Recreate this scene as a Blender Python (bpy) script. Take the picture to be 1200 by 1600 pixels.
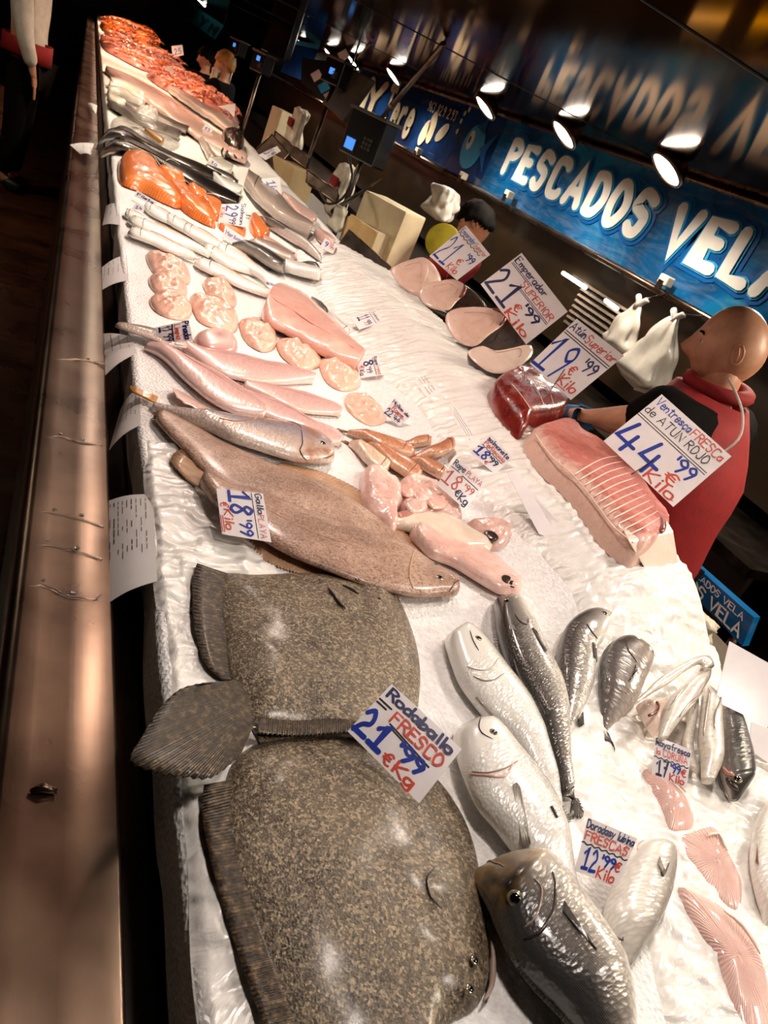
import bpy, bmesh, math, random
from mathutils import Vector, Matrix, noise
random.seed(7)
V = Vector
for o in list(bpy.data.objects): bpy.data.objects.remove(o)
SC = bpy.context.scene
COL = SC.collection
PI = math.pi

# ------------------------------------------------------------------ camera
F = 1200.0                       # focal length in pixels of the 1200 x 1600 frame
BEDZ = 1.05                      # height of the ice bed above the floor
CAM = V((0, 0, BEDZ + 0.67))
d1 = V((145 - 600, 800 + 40, -F)).normalized()     # counter direction seen by the camera
_r = math.radians(25)
_t = (d1.x * math.sin(_r) + d1.y * math.cos(_r)) / (-d1.z)
_c = 1 / math.hypot(1, _t)
up_c = V((_c * math.sin(_r), _c * math.cos(_r), _c * _t))
rt_c = d1.cross(up_c)
ROT = Matrix((rt_c, d1, up_c))   # camera space -> world
cd = bpy.data.cameras.new('camera')
cam = bpy.data.objects.new('camera', cd); COL.objects.link(cam)
cd.sensor_fit = 'VERTICAL'; cd.sensor_height = 36.0; cd.lens = 36.0 * F / 1600
cd.clip_start = 0.02; cd.clip_end = 100
cam.matrix_world = Matrix.Translation(CAM) @ ROT.to_4x4()
cd.dof.use_dof = True; cd.dof.focus_distance = 1.25; cd.dof.aperture_fstop = 14.0
SC.camera = cam

# ------------------------------------------------------------------ world and exposure
W = bpy.data.worlds.new('market_hall'); SC.world = W; W.use_nodes = True
W.node_tree.nodes['Background'].inputs[0].default_value = (0.55, 0.30, 0.14, 1)
W.node_tree.nodes['Background'].inputs[1].default_value = 0.05
SC.view_settings.view_transform = 'Standard'; SC.view_settings.look = 'None'
SC.view_settings.exposure = 0.4; SC.view_settings.gamma = 1.0
SC.view_settings.use_curve_mapping = False

# ------------------------------------------------------------------ helpers: layout
def ray(px, py): return ROT @ V(((px - 600) / F, (800 - py) / F, -1.0))
def sstep(a, b, x):
    t = max(0.0, min(1.0, (x - a) / (b - a))); return t * t * (3 - 2 * t)
def bed(x, y):
    """height of the ice surface above BEDZ: flat, rising to a ridge at the back"""
    end = sstep(0.74, 1.0, y + 0.25 * (1.2 - x))
    far = 1 - sstep(3.2, 3.9, y)
    h = 0.12 * sstep(0.86, 1.16, x) * end * (0.35 + 0.65 * far)
    h += 0.006 * noise.noise(V((x * 5, y * 5, 0)))
    return h
def U(px, py, h=0.0):
    """point on the display surface (plus h) that is seen at this pixel"""
    d = ray(px, py); z = h
    for i in range(12):
        t = (z - 0.67) / d.z
        p = CAM + d * t
        z = 0.5 * z + 0.5 * (bed(p.x, p.y) + h)
    t = (z - 0.67) / d.z
    return CAM + d * t
def PZ(px, py, z):
    d = ray(px, py); return CAM + d * ((z - CAM.z) / d.z)
def PXX(px, py, X):
    d = ray(px, py); return CAM + d * (X / d.x)
def PY(px, py, Y):
    d = ray(px, py); return CAM + d * (Y / d.y)

# ------------------------------------------------------------------ helpers: objects
ORG = {}
def mk(name, verts, faces, mat, parent=None, uvs=None, smooth=True, origin=None, uv2=None):
    me = bpy.data.meshes.new(name)
    if parent is not None: org = ORG[parent]
    elif origin is not None: org = V(origin)
    else:
        n = max(1, len(verts)); org = V((sum(v[0] for v in verts) / n, sum(v[1] for v in verts) / n, min(v[2] for v in verts)))
    me.from_pydata([tuple(V(v) - org) for v in verts], [], faces)
    if uvs:
        l = me.uv_layers.new(name='uv')
        for li, lp in enumerate(me.loops): l.data[li].uv = uvs[lp.vertex_index]
    if uv2:
        l = me.uv_layers.new(name='m')
        for li, lp in enumerate(me.loops): l.data[li].uv = uv2[lp.vertex_index]
    me.materials.append(mat if not isinstance(mat, str) else M[mat])
    me.polygons.foreach_set('use_smooth', [smooth] * len(me.polygons))
    o = bpy.data.objects.new(name, me); COL.objects.link(o); ORG[o] = org
    if parent is not None: o.parent = parent
    else: o.location = org
    me.update(); return o
def T(o, label, cat, group=None):
    o['label'] = label; o['category'] = cat
    if group: o['group'] = group
    return o
def S(o): o['kind'] = 'structure'; return o
def root(name, loc, label=None, cat=None, group=None):
    o = bpy.data.objects.new(name, None); COL.objects.link(o); o.location = loc; ORG[o] = V(loc)
    o.empty_display_size = 0.05
    if label: T(o, label, cat, group)
    return o
def boxgeo(c, s, R=None):
    c = V(c); vs = []
    for k in range(8):
        v = V(((k & 1) - .5, ((k >> 1) & 1) - .5, ((k >> 2) & 1) - .5)); v = V((v.x * s[0], v.y * s[1], v.z * s[2]))
        vs.append(c + (R @ v if R else v))
    return vs, [(0, 2, 3, 1), (4, 5, 7, 6), (0, 1, 5, 4), (2, 6, 7, 3), (0, 4, 6, 2), (1, 3, 7, 5)]
def bev(o, w, seg=2):
    m = o.modifiers.new('bevel', 'BEVEL'); m.width = w; m.segments = seg; m.limit_method = 'ANGLE'; return o
def box(name, c, s, mat, parent=None, R=None, bevel=0.0, smooth=False):
    v, f = boxgeo(c, s, R); o = mk(name, v, f, mat, parent, smooth=smooth)
    if bevel: bev(o, bevel)
    return o
def hexa(name, bot, top, mat, parent=None, bevel=0.0):
    """solid from 4 bottom and 4 top points"""
    v = [V(p) for p in bot] + [V(p) for p in top]
    f = [(3, 2, 1, 0), (4, 5, 6, 7)] + [(i, (i + 1) % 4, 4 + (i + 1) % 4, 4 + i) for i in range(4)]
    o = mk(name, v, f, mat, parent, smooth=False)
    fixn(o)
    if bevel: bev(o, bevel)
    return o
def fixn(o):
    bm = bmesh.new(); bm.from_mesh(o.data); bmesh.ops.recalc_face_normals(bm, faces=bm.faces); bm.to_mesh(o.data); bm.free(); return o
def cr(P, n, closed=False):
    """Catmull-Rom resample of a list of tuples/vectors to n points"""
    P = [V(p) if len(p) > 2 else V((p[0], p[1], 0)) for p in P]; k = len(P); out = []
    segs = k if closed else k - 1
    L = [0]
    for i in range(segs): L.append(L[-1] + max(1e-9, (P[(i + 1) % k] - P[i]).length))
    for j in range(n):
        s = L[-1] * j / (n if closed else n - 1); i = 0
        while i < segs - 1 and s > L[i + 1]: i += 1
        t = (s - L[i]) / (L[i + 1] - L[i])
        if closed: a, b, c, d = P[(i - 1) % k], P[i], P[(i + 1) % k], P[(i + 2) % k]
        else: a, b, c, d = P[max(i - 1, 0)], P[i], P[i + 1], P[min(i + 2, k - 1)]
        out.append(0.5 * ((2 * b) + (c - a) * t + (2 * a - 5 * b + 4 * c - d) * t * t + (3 * b - a - 3 * c + d) * t ** 3))
    return out
def tubegeo(path, r, seg=8, caps=True):
    path = [V(p) for p in path]; n = len(path); vs = []; fs = []
    rr = r if isinstance(r, (list, tuple)) else [r] * n
    nrm = None
    for i in range(n):
        t = (path[min(i + 1, n - 1)] - path[max(i - 1, 0)]).normalized()
        if nrm is None:
            nrm = t.cross(V((0, 0, 1)));
            if nrm.length < 1e-3: nrm = t.cross(V((1, 0, 0)))
            nrm.normalize()
        else: nrm = (nrm - t * nrm.dot(t)).normalized()
        b = t.cross(nrm)
        for k in range(seg):
            a = 2 * PI * k / seg; vs.append(path[i] + (nrm * math.cos(a) + b * math.sin(a)) * rr[i])
    for i in range(n - 1):
        for k in range(seg):
            fs.append((i * seg + k, i * seg + (k + 1) % seg, (i + 1) * seg + (k + 1) % seg, (i + 1) * seg + k))
    if caps: fs.append(tuple(range(seg))[::-1]); fs.append(tuple((n - 1) * seg + k for k in range(seg)))
    return vs, fs
def tube(name, path, r, mat, parent=None, seg=8):
    v, f = tubegeo(path, r, seg); return mk(name, v, f, mat, parent)
def join(parts):
    vs = []; fs = []
    for v, f in parts:
        o = len(vs); vs += v; fs += [tuple(i + o for i in q) for q in f]
    return vs, fs
def lathe(name, c, prof, mat, parent=None, seg=24, axis=None):
    c = V(c); ax = V(axis).normalized() if axis else V((0, 0, 1))
    q = V((0, 0, 1)).rotation_difference(ax)
    vs = []; fs = []; n = len(prof)
    for r, z in prof:
        for k in range(seg):
            a = 2 * PI * k / seg; vs.append(c + q @ V((r * math.cos(a), r * math.sin(a), z)))
    for i in range(n - 1):
        for k in range(seg): fs.append((i * seg + k, i * seg + (k + 1) % seg, (i + 1) * seg + (k + 1) % seg, (i + 1) * seg + k))
    fs.append(tuple(range(seg))[::-1]); fs.append(tuple((n - 1) * seg + k for k in range(seg)))
    return mk(name, vs, fs, mat, parent)

# ------------------------------------------------------------------ helpers: materials
M = {}
def srgb(h):
    if not isinstance(h, str): return tuple(h) + (1,) if len(h) == 3 else tuple(h)
    c = [int(h[i:i + 2], 16) / 255 for i in (0, 2, 4)]
    return tuple(x / 12.92 if x <= .04045 else ((x + .055) / 1.055) ** 2.4 for x in c) + (1,)
class NB:
    def __init__(s, name):
        s.m = bpy.data.materials.new(name); s.m.use_nodes = True; s.t = s.m.node_tree
        s.p = s.t.nodes['Principled BSDF']; M[name] = s.m
    def n(s, typ, **kw):
        nd = s.t.nodes.new('ShaderNode' + typ)
        for k, v in kw.items(): setattr(nd, k, v)
        return nd
    def link(s, a, b): s.t.links.new(a, b)
    def co(s, kind='Object', scale=(1, 1, 1), rot=(0, 0, 0)):
        if kind in ('uv', 'm'): c = s.n('UVMap', uv_map=kind).outputs[0]
        else: c = s.n('TexCoord').outputs[kind]
        mp = s.n('Mapping'); mp.inputs['Scale'].default_value = scale; mp.inputs['Rotation'].default_value = rot
        s.link(c, mp.inputs[0]); return mp.outputs[0]
    def noise(s, co, scale, detail=3, rough=.55, dist=0):
        nd = s.n('TexNoise'); s.link(co, nd.inputs['Vector']); nd.inputs['Scale'].default_value = scale
        nd.inputs['Detail'].default_value = detail; nd.inputs['Roughness'].default_value = rough; nd.inputs['Distortion'].default_value = dist
        return nd.outputs['Fac']
    def vor(s, co, scale, feature='F1', out='Distance'):
        nd = s.n('TexVoronoi', feature=feature); s.link(co, nd.inputs['Vector']); nd.inputs['Scale'].default_value = scale
        return nd.outputs[out]
    def wave(s, co, scale, dist=0, dscale=1, axis='X', typ='BANDS'):
        nd = s.n('TexWave', wave_type=typ, bands_direction=axis); s.link(co, nd.inputs['Vector']); nd.inputs['Scale'].default_value = scale
        nd.inputs['Distortion'].default_value = dist; nd.inputs['Detail Scale'].default_value = dscale; return nd.outputs['Fac']
    def ramp(s, f, stops, interp='LINEAR'):
        nd = s.n('ValToRGB'); r = nd.color_ramp; r.interpolation = interp
        while len(r.elements) < len(stops): r.elements.new(.5)
        for e, (p, c) in zip(r.elements, stops): e.position = p; e.color = srgb(c) if not isinstance(c, (int, float)) else (c, c, c, 1)
        s.link(f, nd.inputs[0]); return nd.outputs[0]
    def mix(s, a, b, f, mode='MIX'):
        nd = s.n('MixRGB', blend_type=mode)
        for i, x in ((1, a), (2, b)):
            if isinstance(x, (str, tuple)): nd.inputs[i].default_value = srgb(x)
            else: s.link(x, nd.inputs[i])
        if isinstance(f, (int, float)): nd.inputs[0].default_value = f
        else: s.link(f, nd.inputs[0])
        return nd.outputs[0]
    def math(s, op, a, b=0.0, c=None):
        nd = s.n('Math', operation=op)
        for i, x in enumerate((a, b) if c is None else (a, b, c)):
            if isinstance(x, (int, float)): nd.inputs[i].default_value = x
            else: s.link(x, nd.inputs[i])
        return nd.outputs[0]
    def sep(s, v, i):
        nd = s.n('SeparateXYZ'); s.link(v, nd.inputs[0]); return nd.outputs[i]
    def bump(s, h, strength=.3, dist=.002, prev=None):
        nd = s.n('Bump'); s.link(h, nd.inputs['Height']); nd.inputs['Strength'].default_value = strength; nd.inputs['Distance'].default_value = dist
        if prev is not None: s.link(prev, nd.inputs['Normal'])
        s.link(nd.outputs[0], s.p.inputs['Normal']); return nd.outputs[0]
    def set(s, col=None, rough=None, metal=None, coat=None, sss=None, spec=None, emit=None, estr=None, trans=None, coat_rough=None, ior=None, alpha=None):
        p = s.p.inputs
        def put(k, v):
            if isinstance(v, (int, float)): p[k].default_value = v
            elif isinstance(v, (str, tuple)): p[k].default_value = srgb(v)
            else: s.link(v, p[k])
        if col is not None: put('Base Color', col)
        if rough is not None: put('Roughness', rough)
        if metal is not None: put('Metallic', metal)
        if coat is not None: put('Coat Weight', coat); put('Coat Roughness', .08 if coat_rough is None else coat_rough)
        if sss: put('Subsurface Weight', sss); p['Subsurface Radius'].default_value = (.01, .004, .002); p['Subsurface Scale'].default_value = .5
        if spec is not None: put('Specular IOR Level', spec)
        if emit is not None: put('Emission Color', emit); put('Emission Strength', 1.0 if estr is None else estr)
        if trans is not None: put('Transmission Weight', trans)
        if ior is not None: put('IOR', ior)
        if alpha is not None: put('Alpha', alpha)
        return s.m
def plain(name, col, rough=.5, metal=0., coat=None, var=.12, scale=20, bump=0., spec=None, bscale=None):
    b = NB(name); co = b.co(); f = b.noise(co, scale, 4)
    c = srgb(col); dk = tuple(x * (1 - var * 1.6) for x in c[:3]); lt = tuple(min(1, x * (1 + var)) for x in c[:3])
    b.set(b.ramp(f, [(.3, dk), (.7, lt)]), rough, metal, coat, spec=spec)
    if bump: b.bump(b.noise(co, bscale or scale * 4, 3), bump)
    return b.m

# ------------------------------------------------------------------ materials
b = NB('ice'); co = b.co()
f = b.noise(co, 90, 5, .7); g = b.vor(co, 160)
b.set(b.ramp(f, [(.3, 'E2DFDD'), (.65, 'FAF8F6')]), .55, spec=.5)
b.bump(b.math('ADD', f, g), .55, .004)

b = NB('plastic_film'); co = b.co('Object')
f = b.noise(b.co('Object', (1, 1, 1)), 7, 5, .6, 1.6); g = b.wave(b.co('Object', (1, 1, 1)), 9, 9, 1.4, 'Y'); h = b.noise(co, 40, 3)
b.set(b.ramp(f, [(.3, 'E3DFD9'), (.7, 'F8F5F0')]), .28, spec=.6, sss=.0)
n1 = b.bump(b.math('ADD', b.math('MULTIPLY', g, .5), b.math('ADD', f, b.math('MULTIPLY', h, .25))), .8, .008)

b = NB('plastic_thin'); co = b.co()
f = b.noise(co, 14, 5, .6, 2.0)
b.set(b.ramp(f, [(.3, 'E4E0D8'), (.7, 'FFFCF6')]), .18, spec=.6, alpha=b.ramp(f, [(.35, .35), (.75, .7)]))
b.bump(b.math('ADD', f, b.noise(co, 40, 3, .5, 1)), .6, .006)

b = NB('steel'); co = b.co('Object', (60, 1.2, 60))
f = b.noise(co, 8, 4); g = b.noise(b.co('Object', (1, 1, 1)), 5, 4)
b.set(b.ramp(g, [(.3, '5E4C40'), (.7, '8A7462')]), b.math('ADD', b.math('MULTIPLY', g, .22), .18), 1.0)
b.bump(f, .06, .001)
b = NB('steel_dark'); co = b.co(); f = b.noise(co, 12, 4)
b.set(b.ramp(f, [(.3, '4A4038'), (.7, '6E6056')]), b.math('ADD', b.math('MULTIPLY', f, .2), .25), 1.0)
plain('channel_black', '1A100C', .25, spec=.5)
plain('rubber', '0E0A08', .5)
plain('paper', 'F1ECEA', .55, var=.03, scale=9, bump=.05)
plain('card_laminate', 'F0E9EA', .22, var=.03, scale=30, bump=.06, coat=.4, bscale=25)
plain('ink_blue', '10309A', .4, var=.15, scale=60)
plain('ink_navy', '161A55', .4, var=.15, scale=60)
plain('ink_red', 'CF4B36', .4, var=.15, scale=60)
plain('ink_black', '17120F', .4, var=.1)
plain('ink_grey', '6B625C', .5, var=.1)

def flesh(name, lo, hi, scale=18, rough=.28, bump=.35, vein=None, sss=.12, coat=.6, stretch=(1, 1, 1), bsc=60):
    b = NB(name); co = b.co('Object', stretch); f = b.noise(co, scale, 5, .6, .8)
    c = b.ramp(f, [(.28, lo), (.72, hi)])
    if vein: c = b.mix(c, vein, b.ramp(b.noise(co, scale * 1.7, 4, .7, 2.5), [(.58, 0.), (.74, .75)]))
    b.set(c, rough, 0, coat, sss=sss, coat_rough=.12)
    b.bump(b.math('ADD', b.noise(co, bsc, 4), b.math('MULTIPLY', b.noise(co, bsc * 4, 2), .4)), bump, .003)
    return b.m
flesh('flesh_pink', 'DDA093', 'F0C6B6', 14, vein='C77F72')
flesh('flesh_pale', 'D9A397', 'F2D6CA', 16, vein='C98A80', bump=.7, bsc=34)
flesh('flesh_white', 'DCC3B0', 'F2E4D3', 12)
flesh('flesh_roe', 'E6AE97', 'F2CDB8', 26, vein='DA8A70', bump=.6)
flesh('flesh_skate', 'D9978C', 'EAB9AC', 10)
plain('gill_line', '9A8478', .35, coat=.4)
flesh('swordfish_meat', 'DDB4A2', 'EFD3C4', 14, vein='D39C88')
flesh('swordfish_blood', '5A1B14', '8A3A2C', 20)
flesh('fat_white', 'E8CDBB', 'F3E0D2', 16)
flesh('fish_skin_dark', '1D1512', '46342B', 20, rough=.25)
b = NB('tuna_red'); co = b.co('Object', (1, 1, 1)); f = b.noise(co, 16, 5, .65, 1.2)
b.set(b.mix(b.ramp(f, [(.3, '5A120E'), (.7, '8E2A22')]), 'C98A7A', b.ramp(b.noise(b.co('Object', (1, 3, 2), (0, 0, .5)), 12, 4, .7, 2), [(.6, 0.), (.72, .6)])), .25, 0, .7, sss=.08)
b.bump(b.noise(co, 90, 4), .35, .003)
b = NB('tuna_belly'); co = b.co('uv'); f = b.noise(b.co(), 30, 5, .65, 1.0)
b.set(b.mix(b.ramp(f, [(.25, '9E4640'), (.75, 'CB7E70')]), 'EDCDBC', b.ramp(b.math('ADD', b.sep(co, 1), b.math('MULTIPLY', b.math('SUBTRACT', f, .5), .25)), [(.80, 0.), (.98, .85)])), .42, 0, .15, sss=.1); b.bump(b.noise(b.co(), 130, 4), .5, .003)
b = NB('salmon_meat'); co = b.co('Object', (1, 1, 1), (0, 0, .55)); f = b.wave(co, 26, 3.5, 2, 'X')
b.set(b.mix(b.ramp(b.noise(co, 10, 4), [(.3, 'D9601F'), (.7, 'EE8438')]), 'F4B27C', b.math('MULTIPLY', b.ramp(f, [(.72, 0.), (.95, 1.)]), .55)), .3, 0, .5, sss=.12)
b.bump(b.noise(b.co(), 90, 4), .3, .003)

# skins -----------------------------------------------------------------
b = NB('turbot_skin'); co = b.co(); v1 = b.vor(co, 380); n1 = b.noise(co, 560, 3, .65); n2 = b.noise(co, 16, 4, .6); n3 = b.noise(co, 75, 4, .7)
gr = b.sep(b.vor(co, 340, 'F1', 'Color'), 0)
c = b.ramp(gr, [(.05, '15100C'), (.35, '433729'), (.7, '8A7860'), (.97, 'CDB898')])
c = b.mix(c, b.ramp(n1, [(.40, '120D0A'), (.5, '4C4033'), (.62, 'B09B7C')]), .3)
c = b.mix(c, b.ramp(n2, [(.34, '2A211A'), (.6, '8A7A62')]), .3, 'MIX')
c = b.mix(c, '241A12', b.ramp(n3, [(.58, 0.), (.72, .6)]))
b.set(c, b.ramp(n2, [(.35, .25), (.65, .45)]), 0, .25, spec=.5, coat_rough=.2)
b.bump(b.math('ADD', b.math('MULTIPLY', v1, .8), b.math('ADD', b.math('MULTIPLY', n3, .5), n1)), .7, .0018)
b = NB('turbot_fin'); co = b.co('uv'); w = b.wave(b.co('uv', (1, .12, 1)), 24, 1.2, 2, 'X'); n1 = b.noise(b.co(), 130, 4, .7); n2 = b.noise(b.co(), 20, 3)
c = b.ramp(n1, [(.35, '1C130D'), (.52, '4E3D2A'), (.7, '9A805C')])
c = b.mix(c, '20150E', b.math('MULTIPLY', w, .5))
b.set(c, .45, 0, .15, coat_rough=.2); b.bump(b.math('ADD', b.math('MULTIPLY', w, 1.0), n1), .6, .003)

b = NB('megrim_skin'); co = b.co(); n1 = b.noise(co, 10, 4, .6); n2 = b.noise(co, 160, 3, .7); n3 = b.noise(b.co('m', (1, 3, 1)), 45, 3)
c = b.ramp(n1, [(.32, '664534'), (.5, '9A7560'), (.66, 'C6A48E')])
c = b.mix(c, b.ramp(b.sep(b.vor(co, 420, 'F1', 'Color'), 0), [(.1, '5C3E30'), (.9, 'D2AE98')]), .35)
c = b.mix(c, '533629', b.ramp(n2, [(.52, 0.), (.66, .75)]))
c = b.mix(c, 'D8BCA8', b.ramp(b.noise(co, 210, 3, .7), [(.56, 0.), (.68, .55)]))
c = b.mix(c, 'E0BFA6', b.ramp(n3, [(.62, 0.), (.78, .5)]))
b.set(c, .33, .0, .5, spec=.5, coat_rough=.2); b.bump(b.math('ADD', n2, b.math('MULTIPLY', n3, .8)), .55, .003)
b = NB('megrim_fin'); w = b.wave(b.co('uv'), 30, .4, 1, 'X'); n1 = b.noise(b.co(), 40, 4)
b.set(b.mix(b.ramp(n1, [(.3, 'B98A66'), (.7, 'D9B591')]), '8E6143', b.math('MULTIPLY', w, .5)), .35, 0, .4); b.bump(w, .5, .002)

def roundfish(name, stops, size=.006, metal=.35, rough=.3, speckle=None, spk=(.6, .75), head=None, dark=.35, stripes=0.0, spk_scale=120, bump=.5, coat=.5, spec=.5):
    """stops run from the back (0) to the belly (1); scales from a cell pattern laid along the body"""
    b = NB(name); uv = b.n('UVMap', uv_map='uv').outputs[0]; u = b.sep(uv, 0); v = b.sep(uv, 1)
    n = b.noise(b.co(), 24, 4, .6)
    f = b.math('ADD', b.math('MULTIPLY', b.math('PINGPONG', v, .5), 2.0), b.math('MULTIPLY', b.math('SUBTRACT', n, .5), .16))
    c = b.ramp(f, stops)
    sc = b.vor(b.co('m', (1.0 / size, .72 / size, 1)), 1.0)
    hm = b.ramp(u, [(.22, 0.), (.27, 1.)])
    c = b.mix(c, b.mix(c, '100C0A', dark), b.math('MULTIPLY', b.ramp(sc, [(.35, 0.), (.7, 1.)]), hm))
    if stripes:
        w = b.wave(b.co('m', (.2, 1, 1)), 150, .8, 3, 'Y'); c = b.mix(c, b.mix(c, 'FFFFFF', .35), b.math('MULTIPLY', b.math('MULTIPLY', w, hm), stripes))
    if speckle: c = b.mix(c, speckle, b.ramp(b.noise(b.co(), spk_scale, 4, .7), [(spk[0], 0.), (spk[1], .8)]))
    if head: c = b.mix(c, head, b.math('MULTIPLY', b.ramp(u, [(.16, 1.), (.27, 0.)]), b.ramp(n, [(.42, 0.), (.62, .85)])))
    b.set(c, rough, metal, coat, spec=spec, coat_rough=.14)
    b.bump(b.math('ADD', b.math('MULTIPLY', b.math('MULTIPLY', sc, hm), 1.0), b.math('MULTIPLY', b.noise(b.co(), 120, 3), .35)), bump, .0015)
    return b.m
roundfish('bass_skin', [(.0, '2A2724'), (.3, '4E4A46'), (.5, '938C84'), (.68, 'D6CFC5'), (1, 'EFEAE2')], .0036, .12, .27)
roundfish('bass_belly_skin', [(.0, '5B5650'), (.18, 'A8A39A'), (.4, 'DCD9D2'), (1, 'F3F0EA')], .0038, .05, .25, dark=.12)
roundfish('bream_skin', [(.0, '0E0B09'), (.32, '241E1A'), (.46, '6A6056'), (.62, 'C2B9AD'), (1, 'F2EDE5')], .0042, .1, .28, head='8A6A34', stripes=.22, spk=(.6, .72))
roundfish('bream_pale_skin', [(.0, '3A3531'), (.22, '8A837B'), (.45, 'D8D1C7'), (1, 'F3EEE6')], .0065, .08, .3, dark=.14)
roundfish('bream_grey_skin', [(.0, '2B2522'), (.35, '5A504A'), (.6, '988B80'), (1, 'CFC3B6')], .0065, .12, .3, stripes=.3, head='2A2018')
roundfish('gurnard_skin', [(.0, '8A5434'), (.22, 'A97C5E'), (.42, '9C94A0'), (.6, 'CDB9AE'), (1, 'EAD9CD')], .005, .08, .3, speckle='6B4028', spk=(.62, .76), head='A06A48', dark=.2)
roundfish('mullet_skin', [(.0, '843A20'), (.3, 'AE5C3A'), (.6, 'CC8A66'), (1, 'E6C0A2')], .006, .05, .3, speckle='6E2C14', spk=(.6, .72), dark=.2)
roundfish('mullet_pale', [(.0, 'A86A44'), (.25, 'C99A76'), (.5, 'E2C4A8'), (1, 'F0DECB')], .006, .05, .3, speckle='9A5A38', spk=(.62, .76), dark=.15)
roundfish('whiting_skin', [(.0, 'C4A468'), (.14, 'DACDAE'), (.3, 'F0ECE2'), (1, 'FBF8F0')], .005, .02, .3, dark=.05)
roundfish('fillet_skin', [(.0, 'C28E86'), (.3, 'DBAAA4'), (.6, 'E6BDB6'), (1, 'F0D5CC')], .007, .1, .3, dark=.1, bump=.3)
roundfish('eel_skin', [(.0, '070504'), (.78, '100B09'), (.93, '3A322C'), (1, '5C524A')], .02, .0, .24, dark=.1, bump=.1, coat=.0, spec=.3)
roundfish('scabbard_skin', [(.0, '8C837A'), (.3, 'C2BAB0'), (.6, 'E2DBD1'), (1, 'D2C9BE')], .012, .12, .3, speckle='A2907E', spk=(.5, .75), dark=.1, bump=.25)
roundfish('hake_skin', [(.0, '141110'), (.62, '2A2522'), (.82, '6A615A'), (1, 'B0A69C')], .006, .02, .36, dark=.2, coat=.25)
roundfish('dogfish_skin', [(.0, '5E4F48'), (.4, '8A776C'), (.7, 'B09C90'), (1, 'E0CFC2')], .004, .1, .35, dark=.12)
b = NB('fin_grey'); w = b.wave(b.co('uv'), 14, .6, 1, 'X'); n1 = b.noise(b.co(), 60, 3)
b.set(b.mix(b.ramp(n1, [(.3, '4A443F'), (.7, '6E665E')]), '221C18', b.math('MULTIPLY', w, .6)), .3, .2, .4); b.bump(w, .6, .002)
b = NB('fin_pale'); w = b.wave(b.co('uv'), 14, .6, 1, 'X'); n1 = b.noise(b.co(), 60, 3)
b.set(b.mix(b.ramp(n1, [(.3, 'A89C8E'), (.7, 'CDC3B6')]), '776A5C', b.math('MULTIPLY', w, .5)), .3, .1, .4); b.bump(w, .6, .002)
b = NB('fin_rust'); w = b.wave(b.co('uv'), 12, .6, 1, 'X'); n1 = b.noise(b.co(), 60, 3)
b.set(b.mix(b.ramp(n1, [(.3, '8A5636'), (.7, 'B98458')]), '50301C', b.math('MULTIPLY', w, .6)), .3, .1, .4); b.bump(w, .6, .002)
b = NB('fin_straw'); w = b.wave(b.co('uv'), 6, .6, 1, 'X'); b.set(b.mix('C98F48', '8C5A26', w), .35, 0, .3)
plain('eye_silver', '8E8468', .15, .4, coat=1, var=.3, scale=200)
plain('eye_black', '08080C', .05, 0, coat=1, var=.05)
plain('gill_dark', '2A1A16', .35, coat=.5)
plain('gill_pink', 'C98A7C', .3, coat=.7)
plain('gold_patch', 'B58E4E', .25, .6, coat=.5, scale=80)

# setting ---------------------------------------------------------------
b = NB('floor_wet'); co = b.co(); f = b.noise(co, 3, 5, .6); g = b.noise(b.co('Object', (1, 6, 1), (0, 0, .3)), 4, 3)
b.set(b.ramp(b.math('MULTIPLY', f, g), [(.1, '1E0F0A'), (.4, '5A3420')]), b.ramp(f, [(.3, .15), (.7, .5)]), 0)
b = NB('ceiling_gloss'); co = b.co(); f = b.noise(co, 1.4, 4, .6)
b.set(b.ramp(f, [(.3, '46301F'), (.7, '664630')]), .08, 1.0)
b.p.inputs['Specular Tint'].default_value = (.5, .36, .26, 1)
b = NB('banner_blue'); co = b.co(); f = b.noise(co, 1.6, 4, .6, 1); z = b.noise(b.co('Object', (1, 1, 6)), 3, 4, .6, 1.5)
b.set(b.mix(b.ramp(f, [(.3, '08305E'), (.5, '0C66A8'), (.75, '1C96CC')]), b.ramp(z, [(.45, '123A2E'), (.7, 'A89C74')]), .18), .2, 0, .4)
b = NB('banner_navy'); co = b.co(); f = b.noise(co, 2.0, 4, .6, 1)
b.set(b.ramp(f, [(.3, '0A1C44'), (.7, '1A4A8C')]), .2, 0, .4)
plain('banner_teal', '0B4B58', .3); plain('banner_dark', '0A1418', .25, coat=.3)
plain('sign_white', 'F4F1EA', .3, var=.03); plain('sign_sky', '3AA8DC', .3, var=.08); plain('sign_deep', '0A5AA6', .3, var=.08)
plain('sign_cream', 'EFE2C4', .3, var=.05); plain('letter_shadow', '0C1620', .3)
plain('wall_brown', '20120A', .5, var=.3, scale=4); plain('wall_olive', '2A1D0E', .35, var=.3, scale=3, coat=.2)
plain('red_cloth', '8E0A0E', .8, var=.12, scale=30, bump=.3); plain('black_cloth', '0C0807', .9, spec=.08, var=.2, scale=30, bump=.3)
plain('yellow_cloth', 'C9B42A', .8, var=.15, scale=14); plain('white_cloth', 'D9D2C6', .8, var=.08)
plain('cream_bag', 'D8CDB8', .4, var=.15, scale=12, bump=.6, coat=.2, bscale=22); plain('bag_white', 'DAD3C8', .3, var=.15, scale=10, bump=.8, coat=.4, bscale=18)
plain('carton', 'C7AE82', .6, var=.1, scale=8); plain('carton_pale', 'DCCBA8', .6, var=.1, scale=8)
b = NB('skin'); co = b.co(); f = b.noise(co, 14, 4); b.set(b.ramp(f, [(.3, 'B47A5C'), (.7, 'D8A382')]), .45, sss=.1); b.bump(b.noise(co, 160, 3), .1, .001)
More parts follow.
